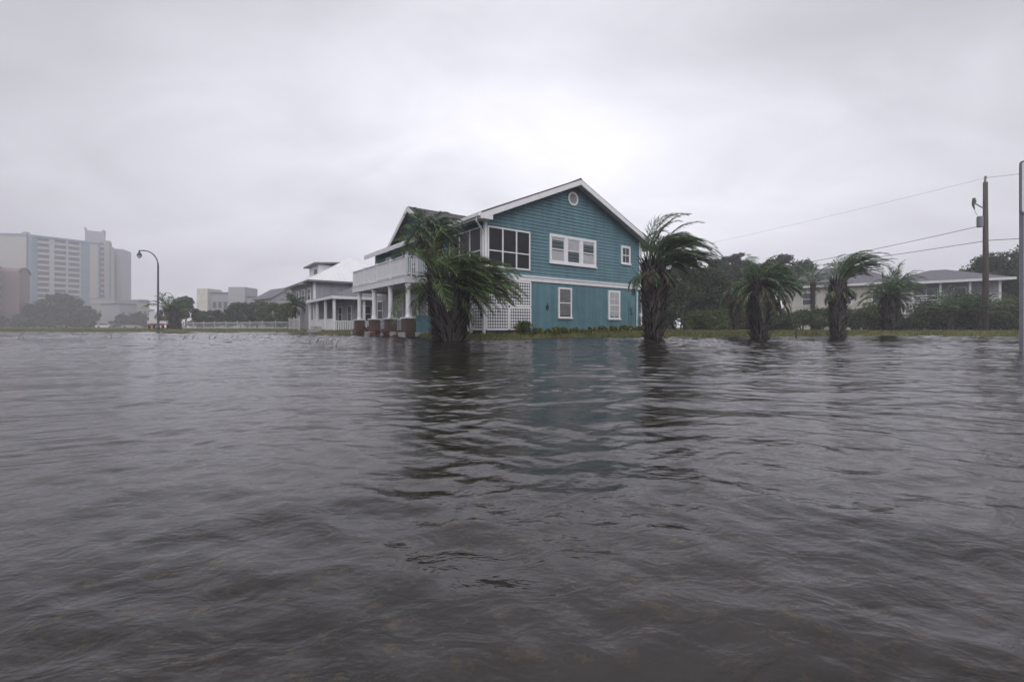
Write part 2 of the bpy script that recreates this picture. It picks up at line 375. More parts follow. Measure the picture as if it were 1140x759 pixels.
WZ = wave_height(WX, WY, np.maximum(dr, da*0.7))
mw = bpy.data.materials.new('flood_water'); mw.use_nodes = True
t = mw.node_tree; t.nodes.clear()
o_ = t.nodes.new('ShaderNodeOutputMaterial')
gl = t.nodes.new('ShaderNodeBsdfGlossy'); gl.inputs['Roughness'].default_value = 0.06; gl.inputs['Color'].default_value = (.97, .96, .98, 1)
df = t.nodes.new('ShaderNodeBsdfDiffuse'); df.inputs['Color'].default_value = (0.040, 0.035, 0.036, 1)
tr = t.nodes.new('ShaderNodeBsdfTransparent'); tr.inputs['Color'].default_value = (0.66, 0.58, 0.46, 1)
body = t.nodes.new('ShaderNodeMixShader'); body.inputs[0].default_value = 0.36
t.links.new(tr.outputs[0], body.inputs[1]); t.links.new(df.outputs[0], body.inputs[2])
fr = t.nodes.new('ShaderNodeFresnel'); fr.inputs['IOR'].default_value = 1.46
c = t.nodes.new('ShaderNodeTexCoord'); mp = t.nodes.new('ShaderNodeMapping'); mp.inputs['Scale'].default_value = (0.85, 1.25, 1)
mp.inputs['Rotation'].default_value = (0, 0, R(-8))
t.links.new(c.outputs['Object'], mp.inputs[0])
na = t.nodes.new('ShaderNodeTexNoise'); na.inputs['Scale'].default_value = 9; na.inputs['Detail'].default_value = 4; na.inputs['Distortion'].default_value = 0.6
nb = t.nodes.new('ShaderNodeTexNoise'); nb.inputs['Scale'].default_value = 1.6; nb.inputs['Detail'].default_value = 3
for n in (na, nb): t.links.new(mp.outputs[0], n.inputs['Vector'])
b1 = t.nodes.new('ShaderNodeBump'); b1.inputs['Strength'].default_value = 0.5; b1.inputs['Distance'].default_value = 0.012
nc = t.nodes.new('ShaderNodeTexNoise'); nc.inputs['Scale'].default_value = 55; nc.inputs['Detail'].default_value = 3; t.links.new(mp.outputs[0], nc.inputs['Vector'])
nm = t.nodes.new('ShaderNodeMath'); nm.operation = 'MULTIPLY_ADD'; nm.inputs[1].default_value = 0.16
t.links.new(nc.outputs['Fac'], nm.inputs[0]); t.links.new(na.outputs['Fac'], nm.inputs[2]); t.links.new(nm.outputs[0], b1.inputs['Height'])
b2 = t.nodes.new('ShaderNodeBump'); b2.inputs['Strength'].default_value = 0.4; b2.inputs['Distance'].default_value = 0.02
t.links.new(nb.outputs['Fac'], b2.inputs['Height']); t.links.new(b1.outputs[0], b2.inputs['Normal'])
t.links.new(b2.outputs[0], gl.inputs['Normal']); t.links.new(b2.outputs[0], fr.inputs['Normal'])
ms = t.nodes.new('ShaderNodeMixShader'); t.links.new(fr.outputs[0], ms.inputs[0]); t.links.new(body.outputs[0], ms.inputs[1]); t.links.new(gl.outputs[0], ms.inputs[2])
t.links.new(ms.outputs[0], o_.inputs[0])
wo = np_mesh('flood_water', np.stack([WX, WY, WZ], -1).reshape(-1, 3), 4, grid_idx(len(wrd), len(wa)), mw, smooth=True)
wo['kind'] = 'structure'

# haze: one closed box round everything
mh = bpy.data.materials.new('haze_air'); mh.use_nodes = True
t = mh.node_tree; t.nodes.clear(); o_ = t.nodes.new('ShaderNodeOutputMaterial')
pv = t.nodes.new('ShaderNodeVolumePrincipled'); pv.inputs['Color'].default_value = (0.93, 0.92, 1.0, 1)
pv.inputs['Density'].default_value = 0.0021; pv.inputs['Anisotropy'].default_value = 0.2
t.links.new(pv.outputs[0], o_.inputs['Volume'])
hz = MB().box(-410, 410, -410, 410, -2.0, 61).build('haze', mh); hz['kind'] = 'stuff'

# ------------------------------------------------------------------ vegetation builders
def blades(name, P, h0, h1, wd, m, lean=0.5, wind=0.35):
    n = len(P); a = rng.uniform(0, 6.283, n); h = rng.uniform(h0, h1, n)
    dx = np.cos(a)*wd/2; dy = np.sin(a)*wd/2
    tip = P + np.stack([rng.normal(wind, lean*.5, n)*h, rng.normal(0, lean*.5, n)*h, h], 1)
    V = np.empty((n, 3, 3)); V[:, 0] = P - np.stack([dx, dy, dx*0], 1); V[:, 1] = P + np.stack([dx, dy, dx*0], 1); V[:, 2] = tip
    return np_mesh(name, V.reshape(-1, 3), 3, np.arange(3*n).reshape(-1, 3), m)

def leaves(name, blobs, n, size, m, parent, flat=0.8, mats=None, fl=0.0):
    blobs = np.asarray(blobs, float); wgt = (blobs[:, 3]**2.2); wgt /= wgt.sum()
    k = rng.choice(len(blobs), n, p=wgt)
    d = rng.normal(size=(n, 3)); d /= np.linalg.norm(d, axis=1)[:, None]
    rr = rng.uniform(0.25, 1.0, n)**0.45
    rr *= 1+0.16*rng.normal(size=n)
    P = blobs[k, :3] + d*(rr*blobs[k, 3])[:, None]*np.array([1, 1, flat])
    a = rng.normal(size=(n, 3)); a /= np.linalg.norm(a, axis=1)[:, None]
    b_ = np.cross(a, rng.normal(size=(n, 3))); b_ /= np.linalg.norm(b_, axis=1)[:, None]
    s = size*rng.uniform(0.5, 1.35, n)[:, None]
    V = np.empty((n, 4, 3)); V[:, 0] = P-a*s*.9; V[:, 1] = P+b_*s*.42; V[:, 2] = P+a*s*.9; V[:, 3] = P-b_*s*.42
    mi = (rng.random(n) < fl).astype(int) if mats else None
    return np_mesh(name, V.reshape(-1, 3), 4, np.arange(4*n).reshape(-1, 4), m, parent, mats=mats, mi=mi)

def tree(name, label, cat, x, y, h, wdt, m='leaf', n=5000, size=.2, trunk_h=.35, nb=26, group=None, flat=.75, lean=0.25, low=0.0, dp=None, sparse=1.0):
    z0 = gz(x, y); rt = thing(name, label, cat, (x, y, z0-.05), 0, group); dp = dp or wdt
    blobs = []
    cz0 = h*trunk_h; ch = h-cz0
    for i in range(nb):
        f = (i+.5)/nb; z = cz0+ch*(0.08+0.86*f)
        prof = math.sin(math.pi*min(1, (0.20+0.74*f)))**.7 if low == 0 else (1-f*.55)
        a = random.uniform(0, 6.283); q = random.uniform(.35, 1)*prof*sparse
        br = random.uniform(.16, .30)*min(wdt, ch*1.3)*.5*1.25
        blobs.append((math.cos(a)*q*(wdt/2-br*.5)+lean*(z/h)*.5, math.sin(a)*q*(dp/2-br*.4), min(z, h-br*flat), br))
    t_ = MB(); r0 = max(.06, h*.022)
    pts = [(0, 0, -.2)]; k = 6
    for i in range(1, k+1): pts.append((math.sin(i*1.3+x)*.03*h*.4+lean*.4*i/k, math.cos(i*1.7+y)*.03*h*.4, (cz0+ch*.62)*i/k))
    t_.tube(pts, [r0*(1.25-.95*i/k) for i in range(k+1)], 7)
    for bl in blobs[::2]:
        f = random.uniform(.35, .75); i = min(k-1, int(f*k)); s_ = Vector(pts[i+1])
        e_ = Vector(bl[:3]); mid = (s_+e_)/2+Vector((0, 0, .06*h))
        t_.tube([s_, mid, e_], [r0*.42, r0*.28, r0*.1], 5)
    t_.build('trunk', 'bark', rt)
    leaves('crown', blobs, n, size, m, rt, flat)
    return rt

def shrub(name, label, cat, x, y, h, wdt, m='leaf', n=1500, size=.12, group=None, mats=None, fl=0, dp=None, rz=0.0):
    z0 = gz(x, y); rt = thing(name, label, cat, (x, y, z0-.04), rz, group); blobs = []; dp = dp or wdt
    for i in range(13):
        br = random.uniform(.2, .34)*h
        blobs.append((random.uniform(-1, 1)*(wdt/2-br*.5), random.uniform(-1, 1)*(dp/2-br*.4), random.uniform(br*.6, max(br*.7, h-br)), br))
    t_ = MB()
    for bl in blobs[::2]: t_.tube([(bl[0]*.2, bl[1]*.2, -.1), (bl[0]*.6, bl[1]*.6, bl[2]*.5), bl[:3]], [.03*h, .02*h, .008*h], 5)
    t_.build('stem', 'bark', rt)
    leaves('foliage', blobs, n, size, m, rt, .8, mats=mats, fl=fl)
    return rt

def frond_geo(p, d, L_, wind, grav, nleaf, ll, lw, droop, r0=.022, bare=.12):
    """returns rachis MB and leaflets arrays; d initial direction"""
    p = Vector(p); d = Vector(d).normalized(); W = Vector((1, .12, -.10)).normalized()
    ns = 12; pts = [p.copy()]; ds = [d.copy()]
    for i in range(ns):
        f = (i+1)/ns
        d = (d + W*wind*(1.15-.6*f)/ns*2.2 + Vector((0, 0, -1))*grav*(.1+1.5*f*f)/ns*2.6).normalized()
        p = p + d*(L_/ns); pts.append(p.copy()); ds.append(d.copy())
    rb_ = MB(); rb_.tube(pts, [r0*(1-.85*i/ns) for i in range(ns+1)], 4, cap=False)
    V = rb_.v; Fq = rb_.f
    for k in range(nleaf):
        f = bare+(1-bare)*(k+random.random()*.6)/nleaf; q = f*ns; i = min(ns-1, int(q)); u_ = q-i
        c0 = pts[i].lerp(pts[i+1], u_); dd = ds[i].lerp(ds[i+1], u_).normalized()
        sd_ = dd.cross(Vector((0, 0, 1)))
        if sd_.length < .05: sd_ = Vector((0, 1, 0))
        sd_.normalize(); up = sd_.cross(dd)
        prof = min(1, (f-bare)/.18+.35)*(1 if f < .62 else max(.22, 1-(f-.62)/.38*.8))
        for sgn in (-1, 1):
            l = ll*prof*random.uniform(.75, 1.1)
            ld = (sd_*sgn*random.uniform(.55, 1.0)+dd*random.uniform(.65, 1.1)+up*random.uniform(.05, .5)).normalized()
            m1 = (ld+W*wind*.30+Vector((0, 0, -1))*droop*.25).normalized()
            m2 = (m1+W*wind*.45+Vector((0, 0, -1))*droop*.6).normalized()
            a0 = c0; a1 = a0+m1*l*.5; a2 = a1+m2*l*.5
            wv = m1.cross(Vector((random.uniform(-.6, .6), random.uniform(-.6, .6), 1))).normalized()*lw*.5
            j = len(V)
            V += [tuple(a0-wv*.6), tuple(a0+wv*.6), tuple(a1+wv), tuple(a1-wv), tuple(a2)]
            Fq += [(j, j+1, j+2, j+3), (j+3, j+2, j+4)]
    return rb_

def palm(label, x, y, prof, top, crown_r, nf, L_, wind=.8, grav=.5, m='frond', leaf=(44, .42, .035), stubs=300, stub=(.3, .07), lean=(0, 0),
         group='wind-blown palms standing in the flood water', elev=(-10, 85), bias=0.0, dead=0, yellow=0, up_cone=1.0, name='palm_tree', droop=.5, dead_len=None):
    z0 = min(gz(x, y), .3)-.12; rt = thing(name, label, 'palm tree', (x, y, z0), 0, group)
    zt = top-z0
    def cen(z): f = z/zt; return lean[0]*f**1.5, lean[1]*f**1.5
    pr = [(r_, z*zt) for r_, z in prof]
    def rad_at(z): return float(np.interp(z, [q[1] for q in pr], [q[0] for q in pr]))
    mb = MB(); zz = np.linspace(0, zt, 16)
    mb.tube([(*cen(z), z) for z in zz], [rad_at(z)*.82 for z in zz], 14)
    for i in range(stubs):        # old leaf bases
        f = (i+.5)/stubs; z = f*zt*.99; a = i*2.39996+random.uniform(-.15, .15); r_ = rad_at(z)*.80; cx, cy = cen(z)
        o0 = Vector((math.cos(a), math.sin(a), 0)); tz = Vector((-math.sin(a), math.cos(a), 0))
        b0 = Vector((cx, cy, z))+o0*r_*.95; ln = stub[0]*random.uniform(.6, 1.25); wd = stub[1]*random.uniform(.7, 1.2)
        if random.random() < .12: ln *= 1.5
        dirv = (o0*random.uniform(.25, .95)+Vector((0, 0, 1))*random.uniform(.7, 1.1)+tz*random.uniform(-.25, .25)).normalized()
        e_ = b0+dirv*ln; nn = dirv.cross(tz).normalized()*wd*.3
        j = len(mb.v)
        mb.v += [tuple(b0-tz*wd/2), tuple(b0+tz*wd/2), tuple(b0+nn), tuple(e_-tz*wd*.22), tuple(e_+tz*wd*.22), tuple(e_+nn*.5)]
        mb.f += [(j, j+2, j+5, j+3), (j+2, j+1, j+4, j+5), (j+1, j, j+3, j+4), (j+3, j+5, j+4)]
    mb.build('trunk', 'trunk', rt)
    cx, cy = cen(zt)
    for i in range(nf):
        f = (i+.5)/nf; a = i*2.39996+random.uniform(-.3, .3)
        if bias and math.cos(a) < 0 and random.random() < bias: a = math.pi-a
        el = R(elev[0]+(elev[1]-elev[0])*f**.8*random.uniform(.85, 1.05))
        dv = Vector((math.cos(a)*math.cos(el), math.sin(a)*math.cos(el), math.sin(el)*up_cone))
        st = Vector((cx+math.cos(a)*crown_r*(1-f*.7), cy+math.sin(a)*crown_r*(1-f*.7), zt-.18+.22*f))
        fr_ = frond_geo(st, dv, L_*random.uniform(.75, 1.12), wind*random.uniform(.7, 1.3), grav*random.uniform(.6, 1.4), leaf[0], leaf[1], leaf[2], droop)
        fr_.build('frond', 'frond_yellow' if i >= nf-yellow else m, rt)
    for i in range(dead):
        a = random.uniform(0, 6.283); el = R(random.uniform(-50, -5))
        dv = Vector((math.cos(a)*math.cos(el), math.sin(a)*math.cos(el), math.sin(el)))
        st = Vector((cx+math.cos(a)*crown_r, cy+math.sin(a)*crown_r, zt-random.uniform(.15, .6)))
        fr_ = frond_geo(st, dv, (dead_len or L_*.7)*random.uniform(.7, 1.1), wind*.25, 1.6, int(leaf[0]*.6), leaf[1]*.8, leaf[2], 1.2)
        o = fr_.build('frond', 'frond_dead' if random.random() < .7 else m, rt); o['label'] = 'dead drooping frond'
    return rt
# ------------------------------------------------------------------ the teal house (local x = u along gable wall, y = v along its side)
H0 = Vector((-1.2, 20.0, 0.0)); HR = math.atan2(.595, .804); GZ0 = .22
def hloc(u, v): return Vector((H0.x+.804*u-.595*v, H0.y+.595*u+.804*v, 0))
Wd = 10.84; HC = Wd/2; EZ = 5.62; SL = .43
house = thing('beach_house', 'two-storey teal beach house with white trim, gable end and raised front balcony', 'house', (H0.x, H0.y, 0), HR)
def roofz(u): return EZ+SL*(HC-abs(u-HC))
lw = MB().box(.02, Wd-.02, .0, 13.95, GZ0-.3, 2.78); lw.build('lower_wall', 'teal_stucco', house)
# the upper walls with real lapped boards
core = MB(); core.prism([(0.03, 2.9), (Wd-.03, 2.9), (Wd-.03, EZ-.05), (HC, roofz(HC)-.07), (.03, EZ-.05)], .03, 13.95)
sdg = core; z = 3.0; stp = .165
while z < roofz(HC)-.05:
    z1 = min(z+stp-.014, roofz(HC)-.02)
    def xr(zz): return (0, Wd) if zz <= EZ else ((zz-EZ)/SL, Wd-(zz-EZ)/SL)
    a0, a1 = xr(z); c0, c1 = xr(z1)
    a0 = max(0, a0); c0 = min(c0, HC); c1 = max(c1, HC)
    sdg.quad((a0, -.034, z), (a1, -.034, z), (c1, -.012, z1), (c0, -.012, z1)); sdg.quad((c0, -.012, z1), (c1, -.012, z1), (c1, .03, z1), (c0, .03, z1))
    sdg.quad((a0, .03, z), (a1, .03, z), (a1, -.034, z), (a0, -.034, z))
    if z1 <= EZ+.05:
        sdg.quad((-.028, 13.95, z), (-.028, 0, z), (-.006, 0, z1), (-.006, 13.95, z1))
        sdg.quad((.03, 13.95, z), (.03, 0, z), (-.028, 0, z), (-.028, 13.95, z))
    z += stp
sdg.build('upper_wall', 'teal_siding', house)
# floor band
MB().box(-.05, Wd+.04, -.06, .05, 2.74, 2.93).box(-.09, Wd+.08, -.10, .05, 2.93, 3.0).box(-.05, .04, .05, 14, 2.74, 2.93).build('trim_band', 'white_trim', house)
# main roof
ov = .56; y0, y1 = -.55, 14.5; TH = .12
zl = roofz(0)-SL*ov; xr_ = Wd+ov+.25; zr = roofz(Wd)-SL*(ov+.25)
rf = MB()
rf.prism([(-ov, zl), (HC, roofz(HC)), (HC, roofz(HC)+TH), (-ov-.03, zl+TH)], y0, y1)
rf.prism([(HC+.001, roofz(HC)), (xr_, zr), (xr_+.03, zr+TH), (HC+.001, roofz(HC)+TH)], y0, y1)
rf.prism([(HC-.12, roofz(HC)+TH-.045), (HC, roofz(HC)+TH+.03), (HC+.12, roofz(HC)+TH-.045)], y0-.02, y1)
ro = rf.build('roof', 'shingle', house)
rk = MB()     # rake boards, fascia, soffit
for (xa, za, xb, zb) in ((-ov, zl, HC, roofz(HC)), (xr_, zr, HC, roofz(HC))):
    p = [(xa, za-.20), (xb, zb-.20), (xb, zb+TH-.07), (xa, za+TH-.07)]
    rk.prism(p if xa < xb else p[::-1], y0-.045, y0-.002)
rk.box(-ov-.04, -ov-.003, y0-.045, y1, zl-.16, zl+TH-.02)
rk.box(xr_+.003, xr_+.04, y0-.045, y1, zr-.16, zr+TH-.02)
rk.build('rake_board', 'white_trim', house)
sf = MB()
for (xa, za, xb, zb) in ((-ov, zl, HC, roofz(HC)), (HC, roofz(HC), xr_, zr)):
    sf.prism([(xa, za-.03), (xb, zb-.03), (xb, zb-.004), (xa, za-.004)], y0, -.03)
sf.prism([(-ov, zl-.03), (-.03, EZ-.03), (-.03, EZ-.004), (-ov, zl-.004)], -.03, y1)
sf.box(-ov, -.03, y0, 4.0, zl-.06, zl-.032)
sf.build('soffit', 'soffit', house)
# boxed eave return at the near left corner, gutter and downspout
MB().prism([(-ov, zl-.16), (.03, zl-.16), (.03, EZ-.05), (-ov, zl-.01)], y0-.04, -.032).build('eave_return', 'white_trim', house)
gt = MB().box(-ov-.14, -ov-.045, y0-.03, 3.9, zl-.08, zl+.06)
gt.tube([(-ov-.09, -.35, zl-.05), (-ov-.08, -.30, zl-.25), (-.12, .02, zl-.55), (-.08, .05, zl-.75), (-.08, .05, .3)], .04, 6)
gt.build('gutter', 'white_trim', house)
MB().tube([(Wd-.35, -.10, 2.6), (Wd-.35, -.07, .3)], .035, 6).tube([(Wd+.08, -.05, zr-.1), (Wd+.10, -.05, .25)], .05, 6).build('downspout', 'white_trim', house)
# corner boards and frieze
MB().box(-.045, .09, -.045, .09, 3.0, zl+.03).build('corner_board', 'white_trim', house)
MB().box(Wd-.08, Wd+.03, -.045, .05, 3.0, EZ-.05).build('corner_board', 'white_trim', house)

def window(par, x0, x1, z0, z1, y=0.0, cw=.09, cols=1, rows=2, glassm='glass', blind=0.0, bm='blind', frame='white_trim', sill=True, side=False, grid=None, lab=None):
    """window in a wall facing -y (or -x when side)"""
    def B(mb, a, b_, c0, c1, e0, e1):
        if side: mb.box(c0, c1, a, b_, e0, e1)
        else: mb.box(a, b_, c0, c1, e0, e1)
    fm = MB(); B(fm, x0, x0+cw, y-.06, y+.02, z0, z1); B(fm, x1-cw, x1, y-.06, y+.02, z0, z1)
    B(fm, x0+cw, x1-cw, y-.06, y+.02, z1-cw, z1); B(fm, x0+cw, x1-cw, y-.06, y+.02, z0, z0+cw*.8)
    if sill: B(fm, x0-.04, x1+.04, y-.10, y-.061, z0-.03, z0+.05)
    ix0, ix1, iz0, iz1 = x0+cw, x1-cw, z0+cw*.8, z1-cw
    for i in range(1, cols):
        xm = ix0+(ix1-ix0)*i/cols; B(fm, xm-.02, xm+.02, y-.05, y-.005, iz0, iz1)
    for j in range(1, rows):
        zm = iz0+(iz1-iz0)*j/rows; B(fm, ix0, ix1, y-.053, y-.008, zm-.025, zm+.025)
    if grid:
        for i in range(1, grid[0]): xm = ix0+(ix1-ix0)*i/grid[0]; B(fm, xm-.01, xm+.01, y-.046, y-.02, iz0, iz1)
        for i in range(1, grid[1]): zm = iz0+(iz1-iz0)*i/grid[1]; B(fm, ix0, ix1, y-.0465, y-.021, zm-.01, zm+.01)
    o = fm.build('window', frame, par)
    if lab: o['label'] = lab
    gm = MB(); B(gm, ix0, ix1, y-.036, y-.030, iz0, iz1); gm.build('pane', glassm, o)
    if blind:
        bb = MB(); zt_ = iz1; zb_ = iz1-(iz1-iz0)*abs(blind)
        if blind < 0: zt_, zb_ = iz0+(iz1-iz0)*abs(blind), iz0
        B(bb, ix0+.01, ix1-.01, y-.042, y-.037, zb_+.02, zt_-.01); bb.build('blind', bm, o)
    return o
# the screened porch opening at the upper left: three by two
so = MB(); x0, x1, z0, z1 = .14, 2.50, 3.24, 5.08
for i in range(4):
    xm = x0+(x1-x0)*i/3; so.box(xm-.035, xm+.035, -.07, .01, z0, z1)
for zz, hh in ((z0, .07), (3.97, .05), (z1-.07, .07)):
    for i in range(3): so.box(x0+(x1-x0)*i/3+.035, x0+(x1-x0)*(i+1)/3-.035, -.068, .01, zz, zz+hh)
o = so.build('window', 'white_trim', house); o['label'] = 'wide dark screened porch opening'
MB().box(x0+.03, x1-.03, -.040, -.033, z0+.05, z1-.05).build('screen', 'screen', o)
so = MB()
for i in range(4):
    ym = .25+2.9*i/3; so.box(-.07, .01, ym-.045, ym+.045, 3.24, 5.08)
for zz in (3.24, 3.97, 5.01):
    for i in range(3): so.box(-.068, .01, .25+2.9*i/3+.045, .25+2.9*(i+1)/3-.045, zz, zz+.06)
o = so.build('window', 'white_trim', house); o['label'] = 'screened porch opening on the side wall'
MB().box(-.040, -.033, .29, 3.1, 3.3, 5.02).build('screen', 'screen', o)
# triple window: wide white casing and three sashes
tw = MB(); ax, bx, az_, bz = 3.76, 7.08, 3.72, 5.18
sw = (bx-ax-.12*2-.20*2)/3; xs = [ax+.12+i*(sw+.20) for i in range(3)]
tw.box(ax, bx, -.085, .01, bz-.13, bz).box(ax, bx, -.085, .01, az_, az_+.12).box(ax-.05, bx+.05, -.12, -.086, az_-.03, az_+.04)
for a, b_ in ((ax, ax+.12), (xs[0]+sw, xs[1]), (xs[1]+sw, xs[2]), (bx-.12, bx)): tw.box(a, b_, -.082, .01, az_+.12, bz-.13)
tw = tw.build('window_casing', 'white_trim', house)
for i, xx in enumerate(xs):
    fm = MB(); zz0, zz1 = az_+.12, bz-.13; zm = (zz0+zz1)/2
    for a, b_ in ((xx, xx+.045), (xx+sw-.045, xx+sw)): fm.box(a, b_, -.055, -.02, zz0, zz1)
    for a in (zz0, zm-.025, zz1-.045): fm.box(xx+.045, xx+sw-.045, -.053, -.02, a, a+.045)
    o = fm.build('window', 'white_trim', tw)
    MB().box(xx+.04, xx+sw-.04, -.030, -.024, zz0+.02, zz1-.02).build('pane', 'glass', tw)
    MB().box(xx+.05, xx+sw-.05, -.037, -.031, *((zz0+.05, zm-.08) if i != 1 else (zm+.03, zz1-.05))).build('blind', 'curtain', tw)
    if i != 1: MB().box(xx+.05, xx+sw-.05, -.037, -.031, zz1-.16, zz1-.05).build('blind', 'curtain', tw)
window(house, 9.14, 9.95, 4.12, 5.17, cw=.13, rows=2, grid=(2, 2), bm='curtain')
window(house, 4.36, 5.29, 1.0, 2.55, cw=.09, rows=2, blind=.96, bm='blind', lab='ground-floor window with closed grey blinds')
window(house, 8.08, 9.06, .98, 2.58, cw=.12, rows=2, blind=.97, bm='curtain', grid=(2, 4), lab='ground-floor window with pale curtains')
# round gable vent
ring = MB(); 
for i in range(28):
    a = 2*math.pi*i/28; b_ = 2*math.pi*(i+1)/28; cx, cz = 5.37, 7.15
    def P(t_, r_, y): return (cx+math.cos(t_)*r_, y, cz+math.sin(t_)*r_)
    ring.quad(P(a, .26, -.08), P(b_, .26, -.08), P(b_, .36, -.08), P(a, .36, -.08)); ring.quad(P(a, .36, -.08), P(b_, .36, -.08), P(b_, .36, 0), P(a, .36, 0))
    ring.quad(P(a, .26, -.03), P(b_, .26, -.03), P(b_, .26, -.08), P(a, .26, -.08))
o = ring.build('gable_vent', 'white_trim', house)
lv = MB()
for k in range(7):
    zz = -.22+k*.074; hw = math.sqrt(max(.001, .262**2-zz**2))
    lv.quad((cx-hw, -.065, cz+zz-.03), (cx+hw, -.065, cz+zz-.03), (cx+hw, -.03, cz+zz+.045), (cx-hw, -.03, cz+zz+.045))
lv.build('louvre', 'pale_siding', o)
MB().box(3.58, 3.66, -.12, 0, 1.42, 1.62).tube([(3.62, -.10, 1.62), (3.55, -.14, 1.75)], .02, 5).build('outdoor_tap', 'dark_paint', house)
MB().box(10.0, 10.22, -.14, 0, 1.35, 1.7).tube([(9.86, -.05, .3), (9.86, -.05, 2.0)], .03, 6).tube([(10.1, -.06, 1.35), (10.1, -.06, .3)], .02, 6).tube([(9.86, -.05, 1.6), (10.05, -.05, 1.6)], .02, 6).build('meter_box', 'teal_stucco', house)
# lattice panels under the porch corner
def lattice(a0, a1, z0, z1, side=False, y=-.05):
    mb = MB()
    n = max(2, round((a1-a0)/.14)); k = max(2, round((z1-z0)/.14))
    for i in range(n+1):
        a = a0+(a1-a0)*i/n; w_ = .045 if 0 < i < n else .09
        mb.box(a-w_/2, a+w_/2, y-.012, y, z0, z1) if not side else mb.box(y-.012, y, a-w_/2, a+w_/2, z0, z1)
    for j in range(k+1):
        zz = z0+(z1-z0)*j/k; w_ = .045 if 0 < j < k else .09
        mb.box(a0, a1, y-.026, y-.013, zz-w_/2, zz+w_/2) if not side else mb.box(y-.026, y-.013, a0, a1, zz-w_/2, zz+w_/2)
    return mb
MB().box(.0, 2.6, -.02, -.003, GZ0, 2.73).build('porch_shade_sheet', 'dark_room', house)  # dark sheet standing in for the unlit interior behind the lattice
for q in ((.05, 1.25), (1.33, 2.56)):
    lattice(q[0], q[1], .45, 1.45).build('lattice', 'white_trim', house); lattice(q[0], q[1], 1.55, 2.68).build('lattice', 'white_trim', house)
MB().box(-.02, -.003, .1, 3.3, GZ0, 2.73).build('porch_shade_sheet', 'dark_room', house)  # same dark stand-in for interior shade, on the side wall
MB().box(-.12, -.03, -.09, .02, .2, 2.74).box(-.12, -.03, 1.0, 1.12, .2, 2.74).box(-.12, -.03, 3.2, 3.32, .2, 2.74).box(-.10, -.03, 1.12, 3.2, 2.6, 2.74).build('porch_post', 'white_trim', house)
lattice(.1, .95, .45, 2.6, True).build('lattice', 'white_trim', house)
MB().bar((-.1, 1.2, .3), (-.1, 1.9, 1.5), .08, .05).bar((-.1, 1.9, 1.5), (-.1, 3.1, 1.5), .06, .05).bar((-.1, 1.9, .3), (-.1, 1.9, 1.5), .06, .05).build('stair_rail', 'white_trim', house)
# dormer (cross gable facing the balcony side)
dv, dw, dz, dze = 7.26, 3.1, 7.30, 5.40
dg = MB(); z = 5.45
while z < dz-.1:
    z1 = min(z+stp, dz-.05); q0 = dw*(1-(z-5.35)/(dz-5.35)); q1 = dw*(1-(z1-5.35)/(dz-5.35))
    dg.quad((-.03, dv+q0, z), (-.03, dv-q0, z), (-.008, dv-q1, z1), (-.008, dv+q1, z1)); z += stp
dg.build('dormer_wall', 'teal_siding', house)
dr_ = MB(); xo = -.52
for s in (-1, 1):
    a = (dv+s*(dw+.12), dze-.08); b_ = (dv, dz)
    p = [a, b_, (b_[0], b_[1]+.11), (a[0], a[1]+.11)]
    dr_.prism_x(p if s > 0 else p[::-1], xo, 3.8)
dr_.build('dormer_roof', 'shingle', house)
dk = MB()
for s in (-1, 1):
    a = (dv+s*(dw+.12), dze-.08); b_ = (dv, dz)
    p = [(a[0], a[1]-.16), (b_[0], b_[1]-.18), (b_[0], b_[1]+.09), (a[0], a[1]+.09)]
    dk.prism_x(p if s > 0 else p[::-1], xo-.045, xo-.002)
dk.build('dormer_rake_board', 'white_trim', house)
# upper side wall behind the balcony: windows and a white door
for a in (4.0, 7.0, 8.3, 11.0): window(house, a, a+.85, 3.75 if a != 7.0 else 3.05, 5.05, side=True, y=-.01, blind=.4, bm='curtain')
# balcony
BU = -2.25; B0, B1 = 3.5, 11.6
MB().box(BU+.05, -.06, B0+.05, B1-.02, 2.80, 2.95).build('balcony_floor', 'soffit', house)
MB().box(BU-.03, BU+.045, B0-.03, B1+.03, 2.68, 2.99).box(BU+.045, -.05, B0-.03, B0+.045, 2.68, 2.99).box(BU+.045, -.05, B1-.02, B1+.03, 2.68, 2.99) \
    .box(BU-.06, BU+.05, B0-.06, B1+.05, 2.99, 3.04).build('balcony_fascia', 'white_trim', house)
posts = [B0+.03, 5.5, 7.5, 9.5, B1-.05]
for p in posts: MB().box(BU-.01, BU+.10, p-.055, p+.055, 3.04, 4.03).build('balcony_post', 'white_trim', house)
def rail(p, q, along_y=True, c=BU+.045):
    mb = MB(); n = max(2, int((q-p)/.105))
    def bx(a0, a1, w0, w1, z0, z1): mb.box(w0, w1, a0, a1, z0, z1) if along_y else mb.box(a0, a1, w0, w1, z0, z1)
    bx(p, q, c-.05, c+.05, 3.93, 3.98); bx(p, q, c-.025, c+.025, 3.10, 3.16)
    for i in range(1, n): a = p+(q-p)*i/n; bx(a-.024, a+.024, c-.018, c+.018, 3.16, 3.93)
    return mb
for p, q in zip(posts[:-1], posts[1:]): rail(p+.055, q-.055).build('railing', 'white_trim', house)
rail(BU+.11, -.06, False, B0+.045).build('railing', 'white_trim', house)
rail(BU+.11, -.06, False, B1-.045).build('railing', 'white_trim', house)
for v in (3.65, 5.9, 8.35, 10.95):
    o = MB().lathe([(.15, 1.02), (.15, 1.10), (.125, 1.14), (.12, 2.5), (.15, 2.56), (.15, 2.68)], (BU+.2, v), 14).build('column', 'white_trim', house, smooth=False)
    MB().box(BU-.05, BU+.45, v-.25, v+.25, .05, .96).build('brick_pier', 'brick', o)
    MB().box(BU-.09, BU+.49, v-.29, v+.29, .96, 1.02).build('pier_cap', 'white_trim', o)
